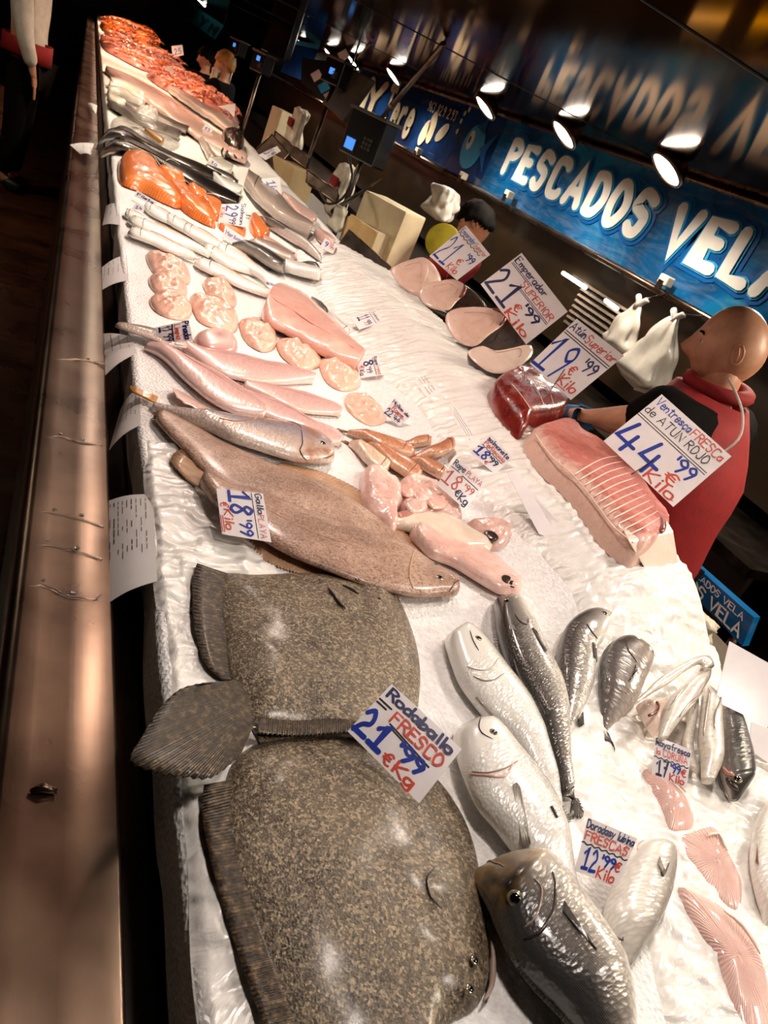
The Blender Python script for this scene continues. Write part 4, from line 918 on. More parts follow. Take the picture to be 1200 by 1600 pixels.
tube('fat_edge', [U(q.x, q.y, .060) for q in cr([(836, 678), (862, 713), (893, 740), (925, 778), (958, 822), (990, 848)], 24)], .0015, 'fat_white', o, 7)
tube('fat_edge', [U(q.x, q.y, .063) for q in cr([(905, 672), (945, 694), (970, 714), (1000, 744), (1022, 780), (1044, 806)], 24)], .0028, 'fat_white', o, 7)
tube('blood_spot', [U(q.x, q.y, .064) for q in cr([(1032, 808), (1036, 820), (1034, 832)], 6)], [.003, .006, .007, .007, .006, .003], 'swordfish_blood', o, 8)
A_ = [U(982, 846, .066), U(1052, 828, .066), U(1061, 884, .004), U(1008, 889, .004)]; bk = V((.02, .05, 0))
hx = hexa('belly_skin', A_, [p + bk for p in A_], 'fat_white', o, .004)

# ------------------------------------------------------------------ price cards
def card(label, cor, anchor, txt, lines=(), n=None, thick=.0012, bend=.0, mat='card_laminate', skewer=None, name='price_card', group='price cards', stand=True, q=0):
    """cor: pixel corners TL, TR, BR, BL in the reading direction of the card"""
    anchor = V(anchor)
    if n is None: n = (CAM - anchor).normalized() + V((0, 0, .25))
    n = V(n).normalized(); C4 = planepts(cor, anchor, n)
    tl, tr, br, bl = C4
    nn = (tr - tl).cross(bl - tl).normalized()
    if nn.dot(CAM - tl) < 0: nn = -nn
    def pos(u, v, off):
        p = (bl * (1 - u) + br * u) * (1 - v) + (tl * (1 - u) + tr * u) * v
        return p + nn * (off + bend * (math.sin(PI * u) * .7 + math.sin(PI * v) * .3 - .5))
    N = 8; vs = []; fs = []
    for s in (0, -thick):
        for j in range(N + 1):
            for i in range(N + 1): vs.append(pos(i / N, j / N, s))
    k = (N + 1) ** 2; m = N + 1
    for j in range(N):
        for i in range(N): a = j * m + i; fs += [(a, a + 1, a + m + 1, a + m), (k + a, k + a + m, k + a + m + 1, k + a + 1)]
    bd = list(range(m)) + [j * m + N for j in range(1, m)] + [N * m + i for i in range(N - 1, -1, -1)] + [j * m for j in range(N - 1, 0, -1)]
    for i in range(len(bd)): a, c = bd[i], bd[(i + 1) % len(bd)]; fs.append((a, k + a, k + c, c))
    o = fixn(mk(name, vs, fs, mat, smooth=False)); T(o, label, 'price card', group)
    for (s, ink, u0, v0, w, h, pen) in txt:
        v, f = textgeo(s, pos, u0, v0, w, h, pen * .85, .0004); mk('lettering', v, f, ink, o, smooth=False)
    for (ink, u0, v0, u1, v1, wd, wave) in lines:
        L = (tr - tl).length; H = (tl - bl).length; pts = [V((u0 + (u1 - u0) * i / 24, v0 + (v1 - v0) * i / 24 + (wave * math.sin(i * 1.6) if wave else 0), 0)) for i in range(25)]
        v, f = ribbon(pts, wd); mk('underline', [pos(p.x, p.y, .0003 + .00003 * p.z) for p in v], f, ink, o, smooth=False)
    if stand:
        m0, m1 = (tl + bl) / 2 * .5 + (tr + br) / 2 * .5, None
        b0, b1 = bl.lerp(br, .25), bl.lerp(br, .75); low = min(b0.z, b1.z)
        if skewer is None:
            e0 = tl.lerp(tr, .3); e1 = tl.lerp(tr, .7); back = -nn * (tl - bl).length * .45; back.z = 0
            g0 = bl.lerp(br, .3) + back; g1 = bl.lerp(br, .7) + back
            for g in (g0, g1): g.z = max(BEDZ + bed(g.x, g.y) + .001, min(g.z, low))
            w_ = nn * -.002; vs = [e0 + w_, e1 + w_, g1, g0]; vs += [p - nn * .001 for p in vs]
            mk('stand_flap', vs, [(0, 1, 2, 3), (7, 6, 5, 4), (0, 4, 5, 1), (1, 5, 6, 2), (2, 6, 7, 3), (3, 7, 4, 0)], mat, o, smooth=False)
    if skewer:
        top = bl.lerp(br, .5).lerp(tl.lerp(tr, .5), .3) - nn * .003; tube('skewer', [top, V(skewer)], .0016, 'steel', o, 6)
    return o
B_, N_, R_, K_ = 'ink_blue', 'ink_navy', 'ink_red', 'ink_black'
def behind(px, py, X): return PXX(px, py, X)
card('white card reading 21.99 in front of the red shirted worker', [(728, 352), (766, 398), (714, 438), (671, 400)], behind(694, 420, 1.34),
     [('Emperador', B_, .03, .84, .5, .11, .07), ('Superior', R_, .55, .84, .42, .11, .07), ('21', B_, .04, .08, .40, .60, .05), ("'99", B_, .62, .48, .26, .18, .09), ('€', R_, .58, .28, .12, .16, .08), ('Kilo', R_, .52, .06, .3, .16, .09)], [(K_, .02, .79, .85, .79, .008, .02), (R_, .55, .02, .78, .02, .008, 0)], skewer=U(690, 455, .06))
card('large card reading Emperador Superior 21.99 beside the swordfish', [(815, 395), (887, 487), (822, 538), (751, 444)], behind(790, 505, 1.34),
     [('Emperador', N_, .03, .80, .62, .14, .08), ('SUPERIOR', R_, .33, .60, .62, .13, .07), ('21', N_, .02, .10, .42, .5, .07), ("'99", N_, .56, .33, .3, .17, .10), ('€', R_, .50, .22, .09, .14, .09), ('Kilo', R_, .50, .03, .40, .16, .09)],
     [(N_, .03, .76, .44, .76, .007, 0), (N_, .03, .73, .4, .73, .007, 0), (N_, .36, .56, .96, .56, .007, 0), (N_, .36, .53, .96, .53, .007, 0), (R_, .48, .0, .7, .01, .008, 0)], skewer=U(770, 535, .06))
card('card reading Atun Superior 19.99 above the red tuna', [(901, 498), (975, 556), (892, 625), (828, 568)], behind(850, 605, 1.34),
     [('Atún', N_, .03, .82, .3, .13, .09), ('Superior', R_, .37, .80, .6, .14, .08), ('19', B_, .02, .06, .46, .60, .055), ("'99", N_, .62, .44, .28, .2, .09), ('€', R_, .56, .27, .1, .15, .09), ('Kilo', R_, .58, .07, .34, .16, .09)],
     [(K_, .02, .76, .98, .74, .008, 0), (K_, .02, .72, .98, .70, .008, 0), (R_, .58, .04, .8, .04, .008, 0)], skewer=U(850, 625, .06))
card('largest card reading Ventresca Fresca de Atun Rojo 44.99', [(1034, 616), (1143, 713), (1052, 792), (943, 689)], behind(1000, 745, 1.36),
     [('Ventresça', B_, .03, .85, .48, .12, .08), ('FRESCa', R_, .54, .84, .42, .12, .08), ('de ATUN ROJO', K_, .02, .68, .86, .12, .06), ('44', B_, .03, .06, .56, .44, .07), ("'99", B_, .62, .36, .28, .2, .09), ('€', R_, .70, .17, .13, .16, .08), ('Kilo', R_, .56, .02, .36, .16, .08)],
     [(K_, .0, .62, .96, .62, .006, 0), (K_, .0, .585, .96, .585, .006, 0), (R_, .88, .03, .95, .05, .006, 0)], skewer=U(985, 742, .064))
card('card reading Rodaballo Fresco 21.99 lying on the turbots', [(612, 1068), (722, 1170), (655, 1255), (543, 1142)], U(655, 1255, .036),
     [('Rodaballo', N_, .05, .80, .88, .16, .12), ('FRESCO', R_, .25, .55, .68, .18, .10), ('21', B_, .02, .10, .36, .40, .12), ("'99", B_, .46, .25, .36, .22, .12), ('€', R_, .44, .04, .10, .17, .10), ('Kg', R_, .60, .05, .24, .17, .10)],
     [(K_, .02, .70, .18, .70, .016, 0), (K_, .02, .64, .14, .64, .016, 0), (K_, .28, .52, .85, .46, .014, 0), (K_, .34, .48, .8, .43, .012, 0)], bend=.004)
card('card reading Gallo Playa 18.99 turned sideways on the megrim', [(411, 771), (424, 847), (347, 834), (338, 763)], U(380, 842, .03),
     [('Gallo', N_, .03, .82, .42, .13, .09), ('PLAYA', R_, .48, .80, .48, .13, .06), ('18', B_, .03, .26, .46, .44, .09), ("'99", B_, .58, .40, .36, .25, .09), ('€', R_, .30, .04, .10, .17, .08), ('Kilo', R_, .46, .10, .42, .18, .08)],
     [(K_, .02, .74, .97, .74, .008, 0), (R_, .6, .06, .95, .06, .01, 0), (R_, .6, .02, .95, .02, .01, 0)], n=V((-.2, -.3, .95)))
card('card reading Doradas y Lubina Frescas 12.99 among the bream', [(919, 1277), (996, 1310), (963, 1386), (898, 1360)], U(925, 1376, .035),
     [('Doradas', N_, .02, .82, .5, .15, .12), ('y lubina', N_, .54, .82, .44, .15, .12), ('FRESCAS', R_, .04, .60, .9, .16, .10), ('12', B_, .12, .1, .32, .38, .10), ("'99", B_, .47, .26, .32, .2, .12), ('€', R_, .80, .26, .12, .18, .11), ('Kilo', R_, .50, .03, .38, .2, .10)], [(K_, .0, .53, .98, .53, .013, .02)], bend=.003)
card('card reading Raya Fresca La Coruña 17.99 above the skate', [(1024, 1150), (1081, 1172), (1073, 1231), (1018, 1213)], U(1045, 1222, .02),
     [('Raya', N_, .04, .80, .38, .16, .12), ('fresca', N_, .46, .80, .5, .16, .12), ('la CORUÑA', R_, .06, .58, .86, .16, .09), ('17', N_, .12, .1, .3, .36, .11), ("'99", B_, .46, .26, .3, .2, .12), ('€', R_, .80, .24, .12, .18, .11), ('Kilo', R_, .50, .04, .4, .18, .10)], [(K_, .03, .50, .97, .50, .014, .02)], bend=.002)
card('card reading Rape Playa 18.99 on the monkfish', [(713, 716), (760, 753), (727, 796), (682, 757)], U(715, 786, .045),
     [('Rape', N_, .03, .80, .36, .17, .10), ('PLAYA', R_, .46, .78, .48, .15, .08), ('18', R_, .02, .22, .46, .42, .06), ("'99", R_, .58, .40, .32, .2, .08), ('€', N_, .52, .12, .12, .20, .10), ('Kg', N_, .68, .08, .26, .22, .10)], [(K_, .03, .72, .3, .72, .010, 0), (K_, .4, .7, .95, .66, .012, 0)])
card('card reading Salmonete Peñiscola 18.99 beside the white strip', [(768, 679), (801, 715), (774, 741), (734, 707)], U(750, 728, .02),
     [('salmonete', N_, .03, .78, .9, .17, .11), ('Peñiscola', R_, .06, .58, .85, .16, .10), ('18', B_, .03, .14, .42, .34, .10), ("'99", N_, .48, .22, .34, .22, .12), ('€', R_, .50, .05, .1, .14, .1)], [(K_, .05, .52, .9, .5, .013, .02)])
card('card reading Mollas de Rape 22.44 beside the flat roe', [(617, 622), (643, 650), (624, 665), (597, 646)], U(612, 660, .01),
     [('Mollas de', N_, .03, .76, .9, .18, .11), ('Rape', R_, .2, .5, .6, .2, .10), ('22', N_, .06, .1, .34, .32, .10), ("'44", N_, .46, .1, .4, .28, .11)], [(K_, .08, .45, .9, .45, .014, 0)])
card('small card reading Rape Fresco 8 at the monkfish tail tip', [(590, 555), (600, 585), (563, 591), (557, 566)], U(565, 590, .01),
     [('Rape', N_, .03, .78, .42, .16, .10), ('Fresco', R_, .5, .78, .46, .16, .08), ('8', N_, .14, .3, .22, .4, .1), ("'99", N_, .42, .34, .36, .22, .09), ('€', R_, .3, .06, .16, .2, .1), ('Kg', N_, .55, .04, .3, .2, .1)], [(K_, .05, .72, .95, .7, .014, .02)], n=V((-.3, -.5, .8)))
card('small white card reading 11 beside the plastic ridge', [(588, 484), (600, 502), (561, 515), (549, 497)], U(565, 512, .02),
     [('Salmon', 'ink_grey', .05, .78, .8, .14, .06), ('11', N_, .1, .2, .3, .44, .08), ("'99", N_, .5, .3, .36, .26, .07)], [(K_, .05, .7, .95, .7, .010, 0)], n=V((-.2, -.3, .93)))
card('curled card on the pink fish tails near the ice edge', [(295, 500), (301, 531), (247, 537), (242, 511)], U(272, 536, .03),
     [('Pinada', N_, .02, .8, .9, .17, .13), ('Limpia', R_, .1, .56, .8, .16, .10), ('12', N_, .1, .12, .3, .34, .10), ("'99", N_, .5, .2, .4, .26, .10)], [(K_, .05, .5, .95, .46, .02, 0)], bend=.006, n=V((-.4, -.6, .5)))
# blank cards and the white strip
card('large blank card back at the right edge behind the dark hake', [(1140, 1002), (1262, 1070), (1250, 1160), (1118, 1095)], U(1125, 1102, .05), [], (), n=V((-.3, -.5, .6)))
card('smaller blank card under the large one at the right edge', [(1174, 1128), (1262, 1160), (1265, 1240), (1170, 1170)], U(1180, 1180, .02), [], (), n=V((-.3, -.5, .8)))
card('narrow blank white paper strip standing on the plastic slope', [(792, 738), (812, 740), (876, 846), (842, 834)], U(850, 840, .006), [], (), n=V((-.4, -.4, .8)), name='paper_strip', group='paper strips')

# ------------------------------------------------------------------ printed labels hanging over the ice edge
def hang(label, top, bot, zb=-.05, lines=6, name='printed_label'):
    """paper from the ice edge (top two pixels) curling down towards the ledge (bottom two pixels)"""
    A = [U(*p, .002) for p in top]; Bp = [PZ(p[0], p[1], BEDZ + zb) for p in bot]
    def pos(u, v, off):
        a = A[0].lerp(A[1], u); c = Bp[0].lerp(Bp[1], u); p = c.lerp(a, v); n_ = (A[1] - A[0]).cross(Bp[0] - A[0]).normalized()
        if n_.dot(CAM - A[0]) < 0: n_ = -n_
        return p + n_ * (off + .006 * math.sin(PI * v))
    vs = []; fs = []; N = 8; m = 9
    for s in (0, -.0006):
        for j in range(m):
            for i in range(m): vs.append(pos(i / N, j / N, s))
    k = m * m
    for j in range(N):
        for i in range(N): a = j * m + i; fs += [(a, a + 1, a + m + 1, a + m), (k + a, k + a + m, k + a + m + 1, k + a + 1)]
    o = mk(name, vs, fs, 'paper'); T(o, label, 'label', 'printed labels on the ice edge')
    parts = []
    for i in range(lines):
        v = .14 + .72 * i / max(1, lines - 1); x = .06
        while x < .62:
            L = .02 + .07 * random.random(); q, f = ribbon([V((x, v, 0)), V((x + L, v, 0))], .0065 + .004 * (i % 4 == 1)); mk('print', [pos(p.x, p.y, .0004 + .00002 * p.z) for p in q], f, 'ink_grey', o, smooth=False); x += L + .03 + (.12 if random.random() < .25 else 0)
    return o
hang('largest printed label hanging over the ice edge, nearest the camera', [(239, 772), (245, 908)], [(163, 785), (161, 948)], lines=9)
hang('shaded printed label hanging below the straw fish tail', [(219, 606), (219, 664)], [(188, 640), (170, 704)], lines=6)
hang('tilted printed label below the brownish fish tail', [(206, 526), (214, 552)], [(156, 522), (161, 590)], lines=4)
hang('printed label curling out near the roe lumps', [(198, 398), (201, 438)], [(159, 418), (155, 456)], lines=5)
hang('small printed label beside the salmon end of the edge', [(186, 318), (188, 352)], [(166, 322), (160, 352)], lines=3)
hang('far small paper label resting out over the steel ledge', [(147, 224), (142, 242)], [(109, 226), (126, 241)], zb=-.02, lines=3)
hang('farthest tiny paper label on the dark edge', [(152, 165), (150, 178)], [(137, 161), (142, 170)], zb=-.02, lines=2)

# two printed slips lying under the film on the slope
for k, (q, lab) in enumerate([([(664, 578), (690, 612), (672, 628), (646, 594)], 'printed slip half seen on the plastic slope, upper one'), ([(704, 622), (752, 690), (738, 706), (706, 648)], 'printed slip half seen on the plastic slope beside the Salmonete card')]):
    Q = [U(*p, .008) for p in q]; o = mk('printed_slip', Q + [p - V((0, 0, .001)) for p in Q], [(0, 1, 2, 3), (7, 6, 5, 4)], 'paper', smooth=False); T(o, lab, 'label', 'printed slips')
    for t in (.3, .5, .7): tube('print', [Q[0].lerp(Q[3], t).lerp(Q[1].lerp(Q[2], t), .1) + V((0, 0, .0005)), Q[0].lerp(Q[3], t).lerp(Q[1].lerp(Q[2], t), .8) + V((0, 0, .0005))], .0006, 'ink_grey', o, 4)

# ------------------------------------------------------------------ middle and far display
WH = [([(195, 333), (215, 341), (232, 350)], 10, 'short brown tipped white fish at the ice edge'), ([(200, 342), (250, 362), (300, 384), (328, 398)], 15, 'long white fish, upper of the two reaching the ice edge'), ([(200, 361), (235, 372), (270, 388), (305, 402)], 16, 'long white fish nearest the ice edge and roe'),
      ([(225, 320), (250, 335), (290, 356)], 15, 'brownish white fish below the small tilted cards'), ([(258, 338), (290, 356), (332, 380)], 14, 'golden backed white fish in the middle of the row'), ([(285, 354), (320, 372), (356, 394)], 14, 'white fish with golden fin in the middle of the row'),
      ([(318, 386), (355, 408), (402, 428)], 16, 'white fish with dark golden gill near the row end'), ([(304, 408), (345, 426), (385, 446), (432, 464)], 17, 'lowest long white fish at the end nearest the monkfish'), ([(338, 384), (375, 405), (418, 438)], 15, 'topmost white fish at the end nearest the monkfish'),
      ([(300, 366), (340, 386), (380, 412)], 12, 'thin white fish lying between two others')]
for i, (p, w, lab) in enumerate(WH):
    o = spindle('whiting', p, w, 'whiting_skin', .03, lift=.004 * (i % 3), n=20, m=12); T(o, lab, 'fish', 'long white fish')
    eye(o, .08, .2, .004); bodyline('gill_slit', o, [(.2, .06), (.18, .25), (.2, .42)], .0012, 'gill_dark'); bodyline('fin_line', o, [(.3, .1), (.5, .1), (.8, .12)], .002, 'fin_straw')
    R = ob_data[o]; c0, c1 = R[-1][0], R[-4][0]; d = (c0 - c1).normalized(); s = V((-d.y, d.x, 0))
    ribfin('tail_fin', [c0 + s * .004, c0, c0 - s * .004], [c0 + d * .03 + s * .016, c0 + d * .022, c0 + d * .03 - s * .016], 'fin_pale', o, rays=4)
SL = [([(188, 246), (200, 237), (220, 239), (240, 253), (246, 265), (262, 286), (281, 312), (281, 321), (255, 311), (225, 296), (192, 283), (186, 265)], .06, 'largest thick orange salmon fillet at the ice edge'), ([(246, 260), (255, 255), (275, 264), (288, 277), (291, 289), (275, 291), (260, 283), (247, 271)], .05, 'short orange salmon piece behind the largest fillet'),
      ([(260, 285), (280, 286), (300, 306), (326, 332), (338, 351), (315, 343), (290, 328), (273, 308)], .05, 'long narrow orange salmon fillet in front'), ([(293, 286), (307, 288), (323, 299), (321, 311), (305, 308), (294, 297)], .04, 'small orange salmon block at the back'), ([(311, 309), (330, 311), (346, 320), (346, 341), (331, 336), (319, 321)], .04, 'orange salmon piece partly behind its price card'),
      ([(342, 350), (362, 349), (384, 358), (378, 372), (352, 361)], .03, 'dark orange salmon piece under its price card'), ([(392, 335), (402, 340), (416, 358), (422, 367), (412, 371), (397, 365), (390, 352)], .04, 'orange salmon slice to the right of the salmon card')]
for q, h, lab in SL:
    o = dome('salmon_fillet', q, h, 'salmon_meat', p=6, hpow=.55, rows=11, n=48, wob=.006, wsc=16); T(o, lab, 'fish', 'salmon fillets')
    c = ob_data[o]; tube('fat_line', [c[0][k].lerp(c[1], .45) + V((0, 0, h * .95)) for k in range(0, 20, 4)], .0014, 'fat_white', o, 5)
o = loftbody('salmon_trout', [(413, 371, 410, 376), (430, 378, 425, 388), (450, 390, 445, 398), (464, 400, 462, 404)], .03, 'flesh_pink'); T(o, 'dark pink opened fish beside the grey hake', 'fish')
EE = [([(345, 276, 343, 282), (307, 256, 305, 268), (280, 245, 279, 256), (253, 233, 252, 244), (229, 221, 226, 232), (208, 207, 204, 220), (190, 200, 186, 214), (176, 202, 172, 216), (164, 210, 162, 222), (157, 224, 150, 232)], 'upper of the two long black conger eels', .04),
      ([(376, 314, 370, 322), (330, 284, 326, 302), (292, 264, 288, 282), (262, 250, 256, 264), (230, 234, 224, 246), (203, 221, 198, 236), (188, 219, 182, 234), (174, 225, 168, 240), (165, 236, 156, 246)], 'lower black conger eel with a grey belly beside the salmon', .05)]
for st, lab, h in EE:
    o = loftbody('conger_eel', st, h, 'eel_skin', n=50, lift=.01); T(o, lab, 'fish', 'conger eels'); eye(o, .04, .2, .007); pline('fin_line', o, [(st[2][0], st[2][1] + 2), (st[4][0], st[4][1] + 2), (st[6][0], st[6][1] + 2)], .004, 'fish_skin_dark')
for st, lab in [([(283, 208, 278, 217), (267, 200, 262, 212), (240, 192, 234, 203), (213, 179, 208, 190), (187, 163, 188, 175), (168, 159, 168, 161)], 'dark hake with a split tail behind the eels'), ([(296, 200, 290, 206), (273, 191, 270, 199), (247, 180, 243, 187), (213, 165, 210, 174), (187, 158, 186, 162)], 'blunt dark hake beside the clear plastic bag')]:
    o = loftbody('hake', st, .05, 'hake_skin', lift=.01); T(o, lab, 'fish', 'dark hake'); eye(o, .06, .2, .008); bodyline('gill_slit', o, [(.2, .06), (.18, .25), (.2, .42)], .002, 'gill_dark')
o = dome('plastic_bag', [(212, 172), (225, 168), (240, 172), (248, 180), (242, 188), (226, 186), (215, 180)], .05, 'plastic_thin', lift=.05, wob=.02, wsc=20); T(o, 'clear plastic bag with white label on the dark hake', 'bag')
box('label', U(228, 181, .11), (.09, .05, .006), 'paper', o)
for i, (p, w) in enumerate([([(170, 132), (190, 138), (228, 160)], 9), ([(168, 140), (190, 146), (226, 166)], 8), ([(172, 126), (200, 136), (226, 152)], 8), ([(168, 150), (180, 156), (196, 164)], 7)]):
    o = spindle('squid', p, w, 'squid_white', .06, 'squid', lift=.01 * i); T(o, ['upper middle white squid tube by the ice edge', 'lower long white squid tube', 'rearmost white squid tube', 'small white squid tube nearest the hake tail'][i], 'squid', 'white squid')
    bodyline('fin_edge', o, [(.75, .1), (.85, .05), (.95, .1)], .008, 'squid_white')
o = dome('plastic_film', [(176, 186), (195, 180), (220, 188), (262, 210), (282, 224), (262, 232), (230, 216), (200, 202), (178, 202)], .02, 'plastic_thin', lift=.01, wob=.01, wsc=12); T(o, 'brownish clear plastic film lying beside the black eels', 'plastic sheet')
o = spindle('small_fish', [(256, 222), (240, 212), (226, 203)], 7, 'fin_straw', .03, 'fish', lift=.03); T(o, 'small yellow fish on the plastic film', 'fish'); eye(o, .08, .2, .006)
o = loftbody('dogfish', [(388, 266, 381, 288), (402, 275, 388, 300), (426, 295, 405, 322), (450, 325, 430, 342), (470, 345, 455, 356), (487, 358, 482, 368)], .08, 'dogfish_skin', n=36); T(o, 'large grey brown dogfish lying across the far ice', 'fish'); eye(o, .06, .2, .01); bodyline('gill_slit', o, [(.16, .05), (.15, .2), (.17, .4)], .003, 'gill_dark')
bodyline('dorsal_fin', o, [(.3, .12), (.5, .1), (.7, .12)], .006, 'dogfish_skin')
HK = [([(446, 420), (425, 408), (400, 392), (364, 378)], 13, 'hake_skin', 'lowest dark backed hake on the open ice'), ([(460, 408), (430, 392), (384, 376)], 14, 'dogfish_skin', 'pale grey hake behind the lowest dark one'), ([(502, 430), (470, 422), (436, 412)], 16, 'bass_belly_skin', 'pale bellied hake at the end of the row'), ([(500, 420), (478, 414), (462, 406)], 8, 'hake_skin', 'short black hake above the pale bellied one'),
      ([(505, 402), (480, 384), (450, 366), (420, 348)], 10, 'bass_skin', 'slim silver fish below the dogfish'), ([(498, 396), (470, 378), (436, 356), (396, 334)], 9, 'hake_skin', 'slim dark fish below the dogfish'), ([(494, 346), (470, 330), (440, 306)], 18, 'flesh_pale', 'pinkish skinned fish behind the dogfish'), ([(522, 384), (505, 372), (492, 360)], 14, 'flesh_pale', 'pale pink fish beside the far card'),
      ([(378, 300), (350, 288), (330, 272)], 12, 'bass_belly_skin', 'silver fish lying on the upper eel'), ([(372, 292), (350, 276), (318, 262)], 8, 'hake_skin', 'thin dark fish crossing the eels'), ([(334, 250), (322, 232), (312, 216)], 10, 'gurnard_skin', 'olive yellow fish standing out near the plastic bags'), ([(362, 268), (345, 258), (325, 252)], 18, 'squid_white', 'white rounded cuttlefish on the far ice'), ([(352, 244), (338, 238), (322, 226)], 14, 'squid_white', 'white cuttlefish beside the dark round one')]
for p, w, mt, lab in HK:
    o = spindle('fish' if 'cuttle' not in lab else 'cuttlefish', p, w, mt, .05, 'fish', lift=.008, n=18, m=12); T(o, lab, 'fish', 'fish on the far ice'); eye(o, .08, .2, .006)
    R = ob_data[o]; c0, c1 = R[-1][0], R[-4][0]; d = (c0 - c1).normalized(); s = V((-d.y, d.x, 0))
    ribfin('tail_fin', [c0 + s * .006, c0, c0 - s * .006], [c0 + d * .05 + s * .03, c0 + d * .03, c0 + d * .05 - s * .03], 'fin_grey' if mt not in ('squid_white', 'flesh_pale') else 'squid_white', o, rays=4)
o = dome('octopus', [(346, 208), (360, 204), (376, 212), (382, 226), (376, 236), (360, 232), (348, 222)], .09, 'fish_skin_dark', lift=.02, wob=.02, wsc=20); T(o, 'dark round octopus in a clear bag on the far ice', 'octopus')
for k in range(4): tube('arm', [U(q.x, q.y, .05) for q in cr([(350 + 8 * k, 230), (346 + 9 * k, 240), (352 + 9 * k, 247)], 8)], [.012, .012, .011, .01, .009, .008, .006, .004], 'fish_skin_dark', o, 6)
for i, (p, w, mt, h) in enumerate([([(385, 250), (340, 222), (280, 180), (220, 140), (165, 108)], 28, 'flesh_pale', .06), ([(372, 206), (340, 186), (300, 160), (255, 128)], 16, 'dogfish_skin', .08)]):
    o = spindle('fish_fillet', p, w, mt, h, 'squid', n=40); T(o, ['very long pale pink fillet bordering the prawn piles', 'brown skinned fish lying along the prawn pile'][i], 'fish'); bodyline('seam', o, [(.1, .2), (.5, .22), (.9, .2)], .003, 'gill_pink')
o = spindle('small_hake', [(512, 492), (500, 478), (488, 460)], 9, 'hake_skin', .03); T(o, 'small brown fish at the plastic edge, upper one', 'fish', 'small brown fish'); eye(o, .08, .2, .004)
o = spindle('small_hake', [(546, 522), (528, 506), (505, 480)], 12, 'bass_belly_skin', .03); T(o, 'small pale fish with dark nose near the card of eleven', 'fish', 'small brown fish'); eye(o, .08, .2, .004); bodyline('gill_slit', o, [(.2, .06), (.18, .25), (.2, .42)], .0012, 'gill_dark')

# far price cards
FC = [('card reading 29.99 on the salmon', [(386, 318), (382, 355), (341, 347), (346, 319)], U(362, 352, .03), [('Salmon', N_, .03, .8, .9, .15, .1), ('29', B_, .1, .22, .5, .44, .08), ("'99", N_, .62, .4, .34, .24, .09), ('Kilo', R_, .2, .03, .5, .15, .09)]),
      ('tilted small card on the ice edge beside the salmon', [(214, 297), (246, 316), (240, 322), (210, 306)], U(230, 318, .02), [('Filete', N_, .1, .3, .8, .45, .1)]), ('small bluish card at the ice edge below the tilted one', [(212, 317), (226, 323), (224, 332), (206, 326)], U(215, 330, .01), [('14', B_, .2, .25, .6, .5, .1)]),
      ('white card lying on the hake below the salmon', [(352, 352), (386, 374), (376, 382), (348, 370)], U(365, 377, .02), [('Merluza', B_, .1, .3, .8, .4, .08)]), ('pale card on the ice behind the small brown fish', [(420, 440), (455, 446), (455, 453), (422, 447)], U(438, 452, .02), [('Rape', B_, .05, .2, .4, .5, .12), ('8', N_, .75, .2, .16, .6, .14)]),
      ('card at the far end beside the steel divider', [(508, 372), (526, 383), (520, 397), (500, 386)], U(512, 394, .02), [('9', B_, .2, .3, .2, .5, .1), ("'99", R_, .5, .3, .4, .3, .08)]), ('white card above the dogfish reading 14', [(437, 276), (440, 302), (424, 306), (408, 280)], U(424, 304, .03), [('14', B_, .2, .2, .5, .5, .08)]),
      ('long blue lettered card on the steel tray', [(433, 228), (439, 236), (415, 250), (404, 242)], U(415, 250, .10), [('16', B_, .1, .25, .3, .5, .1), ("'99", N_, .5, .25, .4, .45, .08)]), ('card standing among the far cuttlefish', [(322, 192), (334, 202), (326, 212), (314, 204)], U(325, 210, .04), [('12', B_, .2, .2, .6, .5, .1)]),
      ('blue lettered card lying by the silver fish', [(330, 246), (344, 258), (338, 264), (326, 252)], U(336, 262, .04), [('10', B_, .2, .2, .6, .5, .1)]), ('pink lit card on a prawn pile', [(268, 72), (285, 70), (287, 86), (270, 90)], U(276, 90, .12), [('25', B_, .2, .2, .6, .5, .08)]),
      ('white card on the prawn pile near the blond worker', [(262, 102), (272, 110), (270, 118), (258, 110)], U(265, 117, .1), []), ('tall pink lit card above the prawn pile edge', [(340, 166), (368, 162), (366, 184), (356, 172)], U(360, 180, .08), [])]
for lab, cor, an, tx in FC: card(lab, cor, an, tx, n=V((-.35, -.6, .7)), stand=False)
# steel divider panel at the ridge end
P4 = planepts([(545, 358), (612, 418), (556, 476), (510, 408)], PXX(556, 476, 1.22), V((-.8, -.5, .33)).normalized())
dv = V((.003, .003, .0)); o = hexa('divider_panel', P4, [p + dv for p in P4], 'steel_dark'); T(o, 'brown steel divider panel standing at the far end of the ridge', 'panel')
tube('panel_edge', [P4[0], P4[1], P4[2]], .003, 'steel', o, 6)

